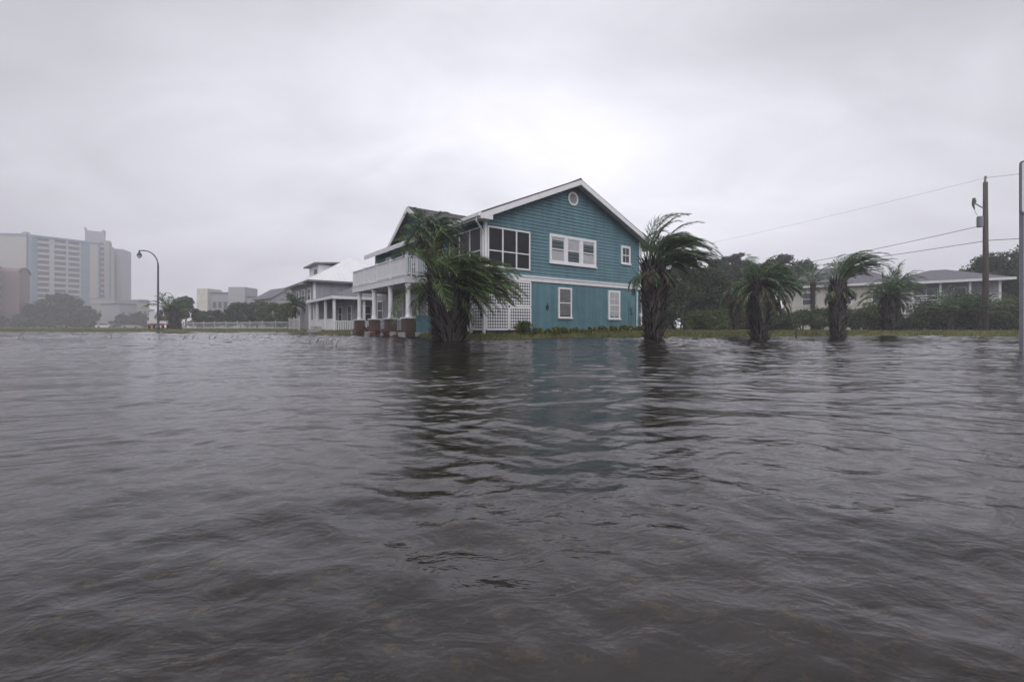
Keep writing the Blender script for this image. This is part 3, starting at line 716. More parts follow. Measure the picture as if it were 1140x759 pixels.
MB().box(BU-.1, 0.0, B0-.1, B1+.1, .05, .30).build('porch_floor', 'concrete', house)
MB().box(BU+.5, -.08, 3.42, 3.52, .3, 1.12).build('knee_wall', 'teal_stucco', house)
bw = MB().box(-.045, -.003, 3.35, 13.9, .3, 2.72); z = .35
while z < 2.6: bw.quad((-.075, 13.9, z), (-.075, 3.36, z), (-.048, 3.36, z+.15), (-.048, 13.9, z+.15)); z += .15
bw.build('porch_wall', 'pale_siding', house)
for a in (4.6, 8.9, 12.2): window(house, a, a+1.0, 1.0, 2.3, side=True, y=-.08, cw=.08)
dd = MB().box(-.13, -.08, 6.7, 6.8, .3, 2.4).box(-.13, -.08, 7.7, 7.8, .3, 2.4).box(-.13, -.08, 6.8, 7.7, 2.3, 2.4).build('door', 'white_trim', house)
MB().box(-.115, -.085, 6.8, 7.7, .3, 2.3).build('door_leaf', 'white_trim', dd); MB().box(-.125, -.116, 6.95, 7.55, 1.2, 2.1).build('door_glass', 'glass', dd)

# things on and beside the porch
pr_ = None
for i, (v, lab, hh) in enumerate(((9.7, 'reddish shrub between the two farthest brick piers of the porch', .8), (7.0, 'reddish shrub beside the third brick pier of the porch', .75), (4.6, 'low reddish shrub between the two nearest brick piers', .45))):
    p = hloc(BU-.15, v)
    shrub('red_shrub', lab, 'shrub', p.x, p.y, hh, .9, 'leaf_red', 900, .06, 'red shrubs along the porch')
def chair(label, x, y, rz):
    r_ = thing('porch_chair', label, 'chair', (x, y, .30), rz, 'white chairs on the porch')
    MB().box(-.24, .24, -.24, .24, .40, .44).build('seat', 'white_trim', r_)
    mb = MB(); 
    for k in range(5): mb.box(-.22+k*.1, -.18+k*.1, .22, .25, .44, .86)
    mb.box(-.25, .25, .22, .26, .86, .92).build('backrest', 'white_trim', r_)
    for sx in (-1, 1):
        for sy in (-1, 1): MB().box(sx*.22-.02, sx*.22+.02, sy*.22-.02, sy*.22+.02, 0, .40).build('leg', 'white_trim', r_)
    for sx in (-1, 1): MB().box(sx*.25-.02, sx*.25+.02, -.24, .24, .62, .65).box(sx*.25-.02, sx*.25+.02, -.24, -.20, .44, .62).build('armrest', 'white_trim', r_)
    return r_
p = hloc(-1.3, 5.0); c1_ = chair('white slatted chair on the porch next to the nearest brick pier', p.x, p.y, HR+1.2)
p = hloc(-1.3, 10.0); copy_tree(c1_, (p.x, p.y, .30), HR+1.7, 'white slatted chair at the far end of the porch by the last column')

# planting along the gable wall
bed = ['low green plant at the left end of the flower bed under the gable wall', 'bushy yellow-flecked plant below the blinds window, left of it', 'yellow-flowered plant right under the window with grey blinds',
       'green plant just right of the window with grey blinds', 'yellow-flowered plant midway between the two ground-floor windows', 'green plant left of the curtained ground-floor window',
       'yellow-flowered plant under the curtained ground-floor window', 'green plant right of the curtained ground-floor window', 'last low plant of the bed, at the downspout corner']
for i in range(9):
    u = 2.2+i*1.02; p = hloc(u, -.75)
    shrub('flowering_plant', bed[i], 'plant', p.x, p.y, random.uniform(.38, .52), 1.25, 'leaf_light', 1500, .055, 'plants in the bed under the gable wall', mats=['leaf_light', 'yellow_flower'], fl=.14, dp=.7, rz=HR)
p = hloc(1.7, -.6); shrub('round_shrub', 'dark round shrub in front of the white lattice panel', 'shrub', p.x, p.y, .85, .75, 'leaf_light', 900, .07)

# ------------------------------------------------------------------ palms in the water
palm('squat palm nearest the house corner, bulging dark trunk, fronds swept right over the lattice', -2.30, 16.7,
     [(.50, 0), (.66, .25), (.84, .6), (.90, .85), (.7, 1.0)], 2.35, .5, 72, 2.45, wind=.62, grav=.80, leaf=(64, .66, .022), stubs=640, stub=(.5, .075), elev=(-20, 56), bias=.5, dead=4, droop=.5, dead_len=1.3, m='frond')
palm('tall palm behind the squat one, in front of the white balcony', -3.12, 19.3,
     [(.30, 0), (.30, .5), (.38, .72), (.66, .90), (.60, 1.0)], 4.85, .42, 48, 1.4, wind=.5, grav=.95, leaf=(46, .36, .024), stubs=460, stub=(.36, .07), lean=(-.42, 0), elev=(-30, 52), bias=.05, dead=12, droop=.8, dead_len=1.1, m='frond_gray')
palm('palm right of the house wall with a dark trunk and crown blown right', 5.65, 17.9,
     [(.33, 0), (.37, .2), (.50, .45), (.60, .75), (.5, 1.0)], 3.2, .45, 66, 2.35, wind=.9, grav=.75, leaf=(56, .50, .024), stubs=620, stub=(.34, .075), lean=(0, 0), elev=(15, 88), bias=.62, dead=12, yellow=3, droop=.7, dead_len=.95, m='frond_gray')
palm('shaggy palm with a full skirt of dead fronds and a rounded crown', 11.25, 20.4,
     [(.38, 0), (.40, .3), (.46, .6), (.5, .85), (.4, 1.0)], 2.65, .5, 56, 1.6, wind=.6, grav=1.0, leaf=(48, .45, .026), stubs=380, stub=(.34, .07), elev=(-25, 80), bias=.15, dead=30, yellow=2, droop=.9, dead_len=1.5, m='frond_gray')
palm('slim dark palm in front of the cream house, thin crown swept hard right', 16.6, 22.9,
     [(.36, 0), (.38, .3), (.43, .6), (.43, .9), (.28, 1.0)], 2.95, .25, 44, 2.5, wind=.72, grav=.55, leaf=(48, .50, .026), stubs=460, stub=(.30, .07), elev=(48, 90), bias=.8, dead=12, droop=.75, dead_len=.8, m='frond_gray')
palm('rightmost short palm in the water, in front of the house with railings', 22.5, 26.8,
     [(.34, 0), (.36, .3), (.42, .6), (.42, .9), (.3, 1.0)], 2.5, .3, 34, 1.55, wind=.45, grav=.9, leaf=(44, .50, .028), stubs=380, stub=(.32, .07), elev=(5, 75), bias=.05, dead=10, droop=.8, dead_len=1.0, m='frond_gray')
palm('small brownish palm on the lawn, behind and left of the shaggy palm', 13.7, 27.5,
     [(.22, 0), (.26, .5), (.34, .8), (.3, 1.0)], 2.9, .22, 22, 1.2, wind=.4, grav=.9, leaf=(26, .32, .035), stubs=160, stub=(.25, .06), elev=(-40, 60), dead=14, droop=.8, dead_len=1.0, m='frond_dead', group='palms on the lawns')
palm('distant palm beside the street lamp, crown folded over by the wind', -45.6, 61,
     [(.8, 0), (.85, .5), (.95, .8), (.8, 1.0)], 3.3, .6, 22, 2.6, wind=.2, grav=1.0, leaf=(20, .7, .10), stubs=120, stub=(.6, .15), lean=(-1.0, 0), elev=(0, 70), dead=8, droop=.8, m='frond', group='palms on the lawns')
palm('small palm tree in front of the grey neighbouring house', -21.6, 44.5,
     [(.24, 0), (.22, .6), (.3, .85), (.24, 1.0)], 2.9, .2, 26, 1.35, wind=.3, grav=.8, leaf=(24, .45, .05), stubs=80, stub=(.25, .07), elev=(-20, 70), dead=5, droop=.7, m='frond', group='palms on the lawns')

# ------------------------------------------------------------------ neighbour with the white roof
nb_ = thing('neighbour_house', 'grey house with white metal roof and low porch wing, left of the teal house', 'house', (H0.x, H0.y, 0), HR)
U0 = -1.4
def lap(mb, x0, x1, y, z0, z1, st=.18):
    z = z0
    while z < z1-.01:
        mb.quad((x0, y-.02, z), (x1, y-.02, z), (x1, y-.003, min(z+st, z1)), (x0, y-.003, min(z+st, z1))); z += st
m_ = MB().box(U0+.5, 8, 27.6, 38, .1, 4.9); lap(m_, U0+.5, 8, 27.6, 2.8, 4.85); m_.build('wall', 'gray_siding', nb_)
MB().box(U0+.42, U0+.62, 27.52, 27.7, .2, 4.8).build('corner_board', 'white_trim', nb_)
rz_ = MB(); e0, e1, f0, f1, ze, zr2 = U0-.15, 8.6, 26.9, 38.6, 4.85, 7.9
rz_.v += [(e0, f0, ze), (e1, f0, ze), (e1, f1, ze), (e0, f1, ze), (3.6, 32.0, zr2), (3.7, 33.4, zr2)]
k = len(rz_.v)-6; rz_.f += [(k, k+1, k+4), (k+1, k+2, k+5, k+4), (k+2, k+3, k+5), (k+3, k, k+4, k+5), (k, k+3, k+2, k+1)]
nr = rz_.build('roof', 'white_metal_roof', nb_)
sm_ = MB()
for i in range(1, 24):       # standing seams on the slope that faces the street
    x = e0+(e1-e0)*i/24; tt = min((x-e0)/(3.6-e0), (e1-x)/(e1-3.6)); tt = max(0, min(1, tt))
    a = Vector((x, f0, ze+.01)); b_ = Vector((x, f0+(32.0-f0)*tt, ze+(zr2-ze)*tt+.01)); sm_.bar(a, b_, .02, .02)
sm_.build('roof_seam', 'white_metal_roof', nr)
MB().box(e0-.03, e1, f0-.04, f0-.003, ze-.16, ze+.02).box(e0-.04, e0-.003, f0-.04, f1, ze-.16, ze+.02).build('fascia', 'gray_roof', nb_)
dm = MB().box(.6, 4.2, 32.4, 36.5, 5.0, 7.0).build('dormer', 'white_trim', nb_)
MB().prism([(.1, 7.0), (4.6, 7.35), (4.6, 7.5), (.1, 7.15)], 31.8, 37).build('dormer_roof', 'gray_roof', dm)
MB().box(.55, .597, 33.0, 34.2, 5.7, 6.6).build('dormer_window', 'glass', dm)
for a in (28.9, 31.4, 34): 
    o = window(nb_, a, a+1.3, 3.1, 4.3, side=True, y=U0+.49, cw=.1)
m_ = MB().prism_x([(29.0, 4.62), (30.3, 4.62), (30.3, 4.68), (29.0, 4.68)], U0-.3, U0+.48); m_.build('window_hood', 'white_trim', nb_)
# porch wing, one storey, nearer
m_ = MB().box(.8, 9, 21.2, 27.6, .1, 2.85); lap(m_, .8, 9, 21.2, .3, 2.8); m_.build('porch_wing_wall', 'pale_siding', nb_)
pw = MB(); pe0, pe1, pf0, pf1 = U0, 9.5, 19.7, 28.6
pw.v += [(pe0, pf0, 2.95), (pe1, pf0, 2.95), (pe1, pf1, 2.95), (pe0, pf1, 2.95), (2.4, 25.2, 4.35), (pe1, 25.2, 4.35), (2.4, 28.5, 4.35), (pe1, 28.5, 4.35)]
k = 0; pw.f += [(0, 1, 5, 4), (3, 0, 4, 6), (4, 5, 7, 6), (0, 3, 2, 1), (1, 2, 7, 5), (2, 3, 6, 7)]
pw.build('porch_roof', 'gray_roof', nb_)
MB().box(pe0-.03, pe1, pf0-.04, pf0-.003, 2.76, 2.99).box(pe0-.04, pe0-.003, pf0-.04, pf1, 2.76, 2.99).build('fascia', 'white_trim', nb_)
for (u, v) in ((U0+.25, 20.0), (U0+.25, 22.6), (U0+.25, 25.4), (U0+.25, 28.2), (1.2, 20.0), (3.7, 20.0), (6.2, 20.0)):
    MB().box(u-.09, u+.09, v-.09, v+.09, .2, 2.78).build('porch_post', 'white_trim', nb_)
pn = MB()
for v0_, v1_ in ((20.1, 22.5), (22.7, 25.3), (25.5, 28.1)):
    pn.box(U0+.22, U0+.28, v0_, v1_, 1.15, 1.22)
    n = int((v1_-v0_)/.14)
    for i in range(n): a = v0_+i*.14; pn.box(U0+.235, U0+.265, a, a+.07, .3, 1.15)
for x in np.arange(U0+.4, 6.1, .14): pn.box(float(x), float(x)+.07, 19.985, 20.015, .3, 1.0)
pn.box(U0+.3, 6.1, 19.97, 20.03, 1.0, 1.06)
pn.build('railing', 'white_trim', nb_)
for a in (1.3, 3.4, 5.4): window(nb_, a, a+.95, 1.0, 2.35, y=21.18, cw=.08)
for a in (21.8, 24.6): window(nb_, a, a+1.1, 1.0, 2.4, side=True, y=.79, cw=.08)
MB().box(U0-1.0, U0-.2, 22.0, 23.4, .1, .35).box(U0-.7, U0-.2, 22.0, 23.4, .35, .6).build('entry_steps', 'concrete', nb_)

# fences on the left
def fence(label, p0, p1, h, pick=.2, group='white picket fences'):
    a = Vector((p0[0], p0[1], 0)); b_ = Vector((p1[0], p1[1], 0)); L_ = (b_-a).length
    rt = thing('picket_fence', label, 'fence', (a.x, a.y, gz(a.x, a.y)), math.atan2(b_.y-a.y, b_.x-a.x), group)
    n = max(1, round(L_/2.4)); 
    for i in range(n+1): MB().box(i*L_/n-.05, i*L_/n+.05, -.05, .05, -.1, h+.08).build('post', 'white_fence', rt)
    for i in range(n):
        mb = MB(); x0 = i*L_/n+.05; x1 = (i+1)*L_/n-.05
        mb.box(x0, x1, -.02, .02, h*.82, h*.90).box(x0, x1, -.02, .02, h*.14, h*.22)
        k = int((x1-x0)/pick)
        for j in range(1, k): xx = x0+(x1-x0)*j/k; mb.box(xx-.022, xx+.022, -.038, -.021, .08, h*.97)
        mb.build('picket_panel', 'white_fence', rt)
fence('long white picket fence between the street lamp palm and the grey house', at(204, 60), at(322, 50), .95)
fence('short white fence piece at the left end of the neighbouring porch', at(322, 44), at(333, 40), 1.1)

# ------------------------------------------------------------------ street lamps
def lamp(label, x, y, h, rz=0.0):
    z0 = gz(x, y); rt = thing('street_lamp', label, 'street lamp', (x, y, z0), rz, 'curved street lamps')
    r_ = 2.0; pts = [(0, 0, -.2), (0, 0, 1), (0, 0, h-1.7)]
    for i in range(1, 9):
        a = R(90*i/8); pts.append((-1.55*(1-math.cos(a)), 0, h-1.7+1.6*math.sin(a)))
    pts.append((-2.0, 0, h-.12))
    MB().tube(pts, [.13, .11, .085]+[.06]*8+[.05], 10).lathe([(.2, 0), (.2, .25), (.14, .5), (.11, .9)], n=12).build('pole', 'pole_metal', rt, smooth=True)
    hd = MB().lathe([(.05, h-.05), (.07, h-.15), (.09, h-.3), (.17, h-.42), (.24, h-.62), (.24, h-.66)], (-2.0, 0), 14).build('lamp_head', 'pole_metal', rt)
    MB().lathe([(.20, h-.662), (.19, h-.78), (.12, h-.88), (.03, h-.92)], (-2.0, 0), 14).build('lamp_globe', 'lamp_glass', hd, smooth=True)
    return rt
p = at(176, 48); l1 = lamp('tall street lamp with curved arm to the left, nearest one', p.x, p.y, 8.65)
p = at(193, 108); copy_tree(l1, (p.x, p.y, gz(p.x, p.y)), 0, 'smaller, farther street lamp rising behind the bent palm')

# ------------------------------------------------------------------ far left: hotel tower
def loc2(o, ax, x, y): pass
TA = Vector((-247.5, 230, 0)); TB = Vector((-232.5, 252, 0)); Lf = (TB-TA).length
tw_ = thing('hotel_tower', 'tall pale hotel tower with rows of balconies and a teal glass strip', 'hotel', (TA.x, TA.y, 0), math.atan2(22, 15))
TH_ = 47.0; nfl = 15; fh = (TH_-3)/nfl
# local: x along facade 0..Lf, facade faces -y
def fx(px_):       # photo column to local x on the facade
    k = (px_-570)/F; d_ = (TB-TA)/Lf; s = (k*TA.y-TA.x)/(d_.x-k*d_.y); return s
bays = [(fx(42), fx(55)), (fx(60.5), fx(73.5)), (fx(76), fx(88.5))]
solid = [(fx(36), bays[0][0], 'tower_teal'), (bays[0][1], bays[1][0], 'tower_white'), (bays[1][1], bays[2][0], 'tower_white'), (bays[2][1], fx(90), 'tower_white'), (fx(90), fx(100), 'tower_teal'), (fx(100), fx(108.5), 'tower_beige'), (fx(108.5), fx(110.5), 'tower_blue')]
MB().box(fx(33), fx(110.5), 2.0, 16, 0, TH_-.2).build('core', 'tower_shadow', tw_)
for a, b_, mm in solid: MB().box(a, b_, 0, 2.0, 0, TH_-.1).build('wall', mm, tw_)
MB().box(fx(32), fx(36), -.4, 2, 0, TH_+.1).build('pilaster', 'tower_blue', tw_)
MB().box(fx(31), fx(111), -.5, 16.5, TH_, TH_+1.0).build('roof_slab', 'tower_blue', tw_)
MB().tube([(fx(104), 6, TH_), (fx(104), 6, TH_+5)], .12, 5).build('mast', 'tower_gray', tw_)
MB().box(fx(27), fx(34), 1, 8, TH_+1.0, TH_+2.2).build('roof_plant', 'tower_gray', tw_)
for (a, b_) in bays:
    for k in range(nfl):
        z = 3+k*fh; MB().box(a+.02, b_-.02, -.3, 1.98, z, z+1.15).build('balcony', 'tower_white', tw_)
tl = MB()
for k in range(nfl): z = 3+k*fh; tl.box(fx(36)+.1, bays[0][0]-.1, -.12, -.003, z, z+.6).box(fx(90)+.1, fx(100)-.1, -.12, -.003, z, z+.5)
tl.build('spandrel', 'tower_blue', tw_)
MB().box(fx(36), fx(110), -.08, -.004, 0, 2.9).build('base_course', 'tower_beige', tw_) if False else None
# blank end block at the picture's left edge
bk = thing('hotel_end_block', 'blank beige end block of the hotel at the left edge of the picture', 'hotel', (-262, 227.5, 0), math.atan2(2.5, 14.5))
MB().box(-22, 13.6, 0, 16, 0, 47.2).build('wall', 'tower_beige', bk)
MB().box(-22, 14.0, -.4, 16.5, 47.2, 48.2).build('roof_slab', 'tower_blue', bk)
MB().box(-1.2, .8, -.5, -.003, 20, 44).build('window_strip', 'tower_teal', bk)
# lift tower and stepped right block
p = at(105.5, 262)
lt = thing('lift_tower', 'plain grey lift tower rising highest behind the hotel roof', 'tower', (p.x, p.y, 0), R(38))
MB().box(-4.2, 4.2, 0, 7, 0, 56.5).build('wall', 'tower_gray', lt); MB().box(-4.4, -3.9, -.3, 7, 56.5, 58.3).box(3.2, 4.4, -.3, 7, 56.5, 57.6).build('parapet', 'tower_gray', lt)
p = at(111, 256); p2 = at(128, 262)
rb2 = thing('hotel_wing', 'stepped pale hotel wing right of the lift tower with a narrow balcony column', 'hotel', (p.x, p.y, 0), math.atan2(p2.y-p.y, p2.x-p.x)); LL = (p2-p).length
MB().box(0, LL*.80, 1.2, 14, 0, 50.5).box(LL*.80, LL, 1.2, 14, 0, 47).box(LL*.28, LL*.62, 0, 1.19, 0, 50.0).box(LL*.74, LL*.80, 0, 1.19, 0, 49.5).build('wall', 'tower_beige', rb2)
MB().box(LL*.62, LL*.74, .3, 1.19, 0, 49).build('glass_strip', 'tower_teal', rb2)
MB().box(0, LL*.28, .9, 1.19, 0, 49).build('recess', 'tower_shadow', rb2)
for k in range(15): z = 4+k*3.0; MB().box(.1, LL*.27, -.3, .89, z, z+1.2).build('balcony', 'tower_white', rb2)
p = at(129, 268)
r3 = thing('hotel_wing', 'lowest right step of the hotel, plain pale wall above the podium', 'hotel', (p.x, p.y, 0), R(20))
MB().box(-2.4, 3.0, 0, 12, 0, 47.2).build('wall', 'tower_gray', r3); MB().box(-.2, .3, -.1, 0, 5, 44).build('window_strip', 'tower_shadow', r3)
# podium
pd = at(88, 205); pe = at(135, 215)
pod = thing('hotel_podium', 'low beige building at the foot of the hotel with a green awning', 'building', (pd.x, pd.y, 0), math.atan2(pe.y-pd.y, pe.x-pd.x)); LL = (pe-pd).length
MB().box(0, LL, 0, 14, 0, 11.2).box(LL*.25, LL*.85, 1, 12, 11.2, 13.6).build('wall', 'tower_beige', pod)
MB().box(-.2, LL*.98, -.25, 14.2, 11.2, 11.7).box(LL*.24, LL*.86, .8, 12.2, 13.6, 14.0).build('cornice', 'tower_gray', pod)
MB().prism_x([(-2.0, 3.2), (0, 4.6), (0, 4.2), (-2, 2.9)], LL*.5, LL*.85).build('awning', 'green_awning', pod)
for k in range(7):
    MB().box(LL*(.08+k*.13), LL*(.08+k*.13)+1.2, -.06, -.003, 6.5, 8.2).build('window', 'tower_shadow', pod)
pd = at(133, 200); pe = at(172, 214)
sh = thing('shop_row', 'row of pale low buildings with a stepped roofline, left of the street lamp', 'building', (pd.x, pd.y, 0), math.atan2(pe.y-pd.y, pe.x-pd.x)); LL = (pe-pd).length
MB().box(0, LL*.45, 0, 12, 0, 10.5).build('wall', 'tower_gray', sh); MB().box(LL*.46, LL*.8, -1, 12, 0, 12.2).build('wall', 'tower_beige', sh); MB().box(LL*.81, LL, 0, 12, 0, 9).build('wall', 'tower_white', sh)
MB().prism([(LL*.44, 12.2), (LL*.82, 12.2), (LL*.76, 13.2), (LL*.52, 13.2)], -1.4, 12).build('roof', 'gray_roof', sh)
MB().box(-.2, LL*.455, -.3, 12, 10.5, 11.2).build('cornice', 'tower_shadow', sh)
for k in range(4): MB().box(1+k*2.6, 2.2+k*2.6, -.06, -.003, 5.5, 7.3).build('window', 'tower_shadow', sh)
for k in range(3): MB().box(LL*.5+k*2, LL*.5+1.1+k*2, -1.06, -1.003, 6.0, 8.0).build('window', 'tower_shadow', sh)
# pink building
pd = at(21.5, 150); pe = at(33, 160)
pk = thing('pink_tower', 'pink rounded-top tower block in front of the hotel', 'building', (pd.x, pd.y, 0), math.atan2(pe.y-pd.y, pe.x-pd.x)); LL = (pe-pd).length
mb = MB(); hw = LL/2; pts = [(0, 0), (LL, 0), (LL, 19)]
for i in range(11): a = math.pi*i/10; pts.append((hw+hw*math.cos(a), 19+1.6*math.sin(a)))
pts.append((0, 19)); mb.prism(pts, 0, 9).build('wall', 'pink_stucco', pk)
arch = MB()
for i in range(10):
    a = math.pi*i/10; b_ = math.pi*(i+1)/10
    arch.bar((hw+(hw+.1)*math.cos(a), -.15, 19+1.75*math.sin(a)), (hw+(hw+.1)*math.cos(b_), -.15, 19+1.75*math.sin(b_)), .5, .35)
arch.build('arch_band', 'rose_stucco', pk)
pd = at(-14, 140); pe = at(22, 158)
rs = thing('rose_building', 'dark rose building with pointed gables at the far left edge', 'building', (pd.x, pd.y, 0), math.atan2(pe.y-pd.y, pe.x-pd.x)); LL = (pe-pd).length
MB().box(0, LL, 1.0, 10, 0, 20.5).build('wall', 'rose_stucco', rs)
for k in range(3):
    x = LL*(.28+.26*k); MB().prism([(x-1.7, 0), (x+1.7, 0), (x+1.1, 12), (x+.25, 20.3), (x-.25, 20.3), (x-1.1, 12)], 0, .997).build('gable_pier', 'pink_stucco' if k % 2 else 'rose_stucco', rs)
for k in range(6):
    for x in (LL*.42, LL*.69, LL*.93): MB().box(x-.55, x+.55, .35, .995, 3+k*2.8, 4.2+k*2.8).build('balcony', 'tower_white', rs)

# flat building with two towers behind the hedge
fb = thing('flat_building', 'pale flat-roofed building with two square towers beyond the picket fence', 'building', (*at(219, 160)[:2], 0), R(0)); 
S = .32   # metres per photo pixel at this depth
MB().box(0, 12*S, 0, 8, 0, 14.3).build('tower', 'stucco_cream', fb); MB().box(35*S, 53.5*S, 0, 8, 0, 14.8).build('tower', 'tower_white', fb)
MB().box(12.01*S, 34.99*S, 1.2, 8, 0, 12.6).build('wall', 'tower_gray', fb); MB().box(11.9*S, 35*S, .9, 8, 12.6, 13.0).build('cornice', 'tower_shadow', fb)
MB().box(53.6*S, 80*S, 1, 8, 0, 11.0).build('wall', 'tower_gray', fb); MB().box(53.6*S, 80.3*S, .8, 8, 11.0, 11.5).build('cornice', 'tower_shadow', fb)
for k in range(3): MB().box((15.5+6*k)*S, (19.5+6*k)*S, 1.1, 1.197, 7.4, 9.6).build('window', 'tower_shadow', fb)
for k in range(4): MB().box((55.5+6*k)*S, (58+6*k)*S, .9, .997, 6.4, 8.0).build('window', 'tower_shadow', fb)
# small gabled grey house
gh = thing('gabled_house', 'small grey gabled house between the flat building and the grey neighbour', 'house', (*at(303, 92)[:2], 0), R(50))
MB().box(0, 7, 0, 9, 0, 6.4).prism([(0, 6.4), (7, 6.4), (3.5, 8.6)], 0.01, 9).build('wall', 'gray_siding', gh)
gr = MB(); gr.prism([(-.4, 6.3), (3.5, 8.75), (3.5, 8.95), (-.5, 6.45)], -.4, 9.4).prism([(3.501, 8.75), (7.4, 6.3), (7.5, 6.45), (3.501, 8.95)], -.4, 9.4).build('roof', 'gray_roof', gh)
MB().box(2.9, 4.1, -.08, -.003, 6.3, 7.4).build('gable_window', 'glass', gh)
MB().box(-.08, -.003, 2, 3, 3.5, 5).box(-.08, -.003, 5, 6, 3.5, 5).build('side_window', 'glass', gh)

# ------------------------------------------------------------------ houses on the right
p = at(925, 48)
hd_ = thing('cream_house', 'cream stucco house with a grey hip roof behind the slim palm', 'house', (p.x, p.y, 0), R(-37))
MB().box(-4.3, 5.4, 0, 9, 0, 4.9).build('wall', 'stucco_cream', hd_)
def hip(par, x0, x1, y0, y1, ze, zr_, ridge, m, rname='roof'):
    mb = MB(); ym = (y0+y1)/2
    mb.v += [(x0, y0, ze), (x1, y0, ze), (x1, y1, ze), (x0, y1, ze), (x0+ridge, ym, zr_), (x1-ridge, ym, zr_)]
    mb.f += [(0, 1, 5, 4), (1, 2, 5), (2, 3, 4, 5), (3, 0, 4), (3, 2, 1, 0)]
    o = mb.build(rname, m, par)
    MB().box(x0-.03, x1+.03, y0-.05, y0-.003, ze-.2, ze+.03).box(x0-.05, x0-.003, y0-.05, y1, ze-.2, ze+.03).build('fascia', 'white_trim', par); return o
hip(hd_, -4.9, 6.0, -.6, 9.6, 5.0, 7.3, 3.8, 'gray_roof')
window(hd_, -2.6, -1.6, 2.9, 4.3, y=-.01, cw=.08, lab='dark window near the left end'); window(hd_, .8, 1.8, 2.9, 4.3, y=-.01); window(hd_, 3.4, 4.4, 2.9, 4.3, y=-.01)
p = at(1025, 44)
he = thing('railed_house', 'grey raised house with white porch railings left of the utility pole', 'house', (p.x, p.y, 0), R(-41))
MB().box(-2.9, 5.5, 1.6, 9, 0, 4.85).build('wall', 'gray_siding', he)
hip(he, -3.4, 6.2, -.5, 9.6, 4.95, 6.45, 4.2, 'gray_roof')
MB().box(-2.9, -.7, 0, 1.58, .1, 4.85).build('bay_wall', 'pale_siding', he)
window(he, -2.5, -1.1, 1.5, 3.0, y=-.01, cw=.12, grid=(4, 4), bm='curtain', blind=.98, lab='white gridded window of the bay')
window(he, -2.1, -1.4, 3.6, 4.5, y=-.01, cw=.07)
MB().box(-.7, 5.4, 0, 1.59, 2.45, 2.65).build('porch_floor', 'white_trim', he)
rl = MB()
for zz in (2.9, 3.12, 3.34, 3.56): rl.box(-.7, 5.4, .05, .10, zz, zz+.08)
rl.build('railing', 'white_trim', he)
for x in (-.6, 1.4, 3.4, 5.3): MB().box(x-.08, x+.08, 0.0, .049, .1, 4.85).build('porch_post', 'white_trim', he)
for x in (.4, 2.4): window(he, x, x+.9, 3.0, 4.4, y=1.59, cw=.08)
for x in (.2, 2.6): window(he, x, x+1.2, .9, 2.1, y=1.59, cw=.08)
MB().box(-1.8, -.6, -1.4, -.02, .2, .45).box(-1.8, -.6, -.9, -.02, .45, .7).build('entry_steps', 'concrete', he)

# ------------------------------------------------------------------ utility poles, wires, road sign
def upole(label, x, y, h):
    z0 = gz(x, y); rt = thing('utility_pole', label, 'utility pole', (x, y, z0), 0, 'wooden utility poles')
    MB().tube([(0, 0, -.3), (0.02, 0, h*.5), (0, 0, h)], [.19, .165, .135], 12).build('pole', 'wood_pole', rt, smooth=True)
    MB().tube([(-.05, 0, h-.1), (.02, 0, h+.45)], .07, 6).build('top_insulator', 'transformer', rt)
    MB().lathe([(.17, h-3.3), (.19, h-3.25), (.19, h-2.6), (.15, h-2.5)], (-.40, 0), 12).build('transformer', 'transformer', rt)
    o = MB().bar((-.15, 0, h-1.9), (-.85, 0, h-1.5), .06, .06).build('cutout_arm', 'transformer', rt)
    MB().tube([(-.85, 0, h-1.15), (-.82, 0, h-1.4), (-.9, 0, h-1.65), (-.8, 0, h-2.0)], [.08, .13, .08, .03], 6).build('fuse_cutout', 'pole_metal', rt)
    MB().tube([(-.8, 0, h-2.0), (-.7, 0, h-2.3), (-.55, 0, h-2.45)], .015, 4).build('lead_wire', 'wire', rt)
    return rt
P1 = at(1097, 33); u1 = upole('wooden utility pole with a transformer at the right side of the picture', P1.x, P1.y, 10.9)
P2 = at(662, 80); copy_tree(u1, (P2.x, P2.y, gz(P2.x, P2.y)), 0, 'far utility pole hidden behind the teal house')
P3 = Vector((P1.x+26, P1.y-22, 0)); copy_tree(u1, (P3.x, P3.y, 0), 0, 'utility pole beyond the right edge of the picture')
def wire(label, a, b_, sag, r_):
    a = Vector(a); b_ = Vector(b_); pts = []
    for i in range(25): f = i/24; q = a.lerp(b_, f); q.z -= 4*sag*f*(1-f); pts.append(q-a)
    o = MB().tube(pts, r_, 4).build('power_line', 'wire'); o.location = a; tag(o, label, 'power line', 'power lines')
wire('thin top power line running left from the tip of the utility pole', (P1.x, P1.y, 11.5), (P2.x, P2.y, 11.6), .5, .008)
wire('middle power line leaving the pole at the transformer and sagging left', (P1.x-.2, P1.y, 8.0), (P2.x, P2.y, 7.6), 1.2, .020)
wire('lowest power line left of the pole, sagging towards the cream house', (P1.x-.1, P1.y, 6.85), (P2.x, P2.y, 7.1), .5, .020)
wire('power line from the pole top out of the picture on the right', (P1.x, P1.y, 11.5), (P3.x, P3.y, 11.3), .4, .012)
wire('lower power line from the pole out of the picture on the right', (P1.x+.1, P1.y, 6.9), (P3.x, P3.y, 6.9), .4, .020)

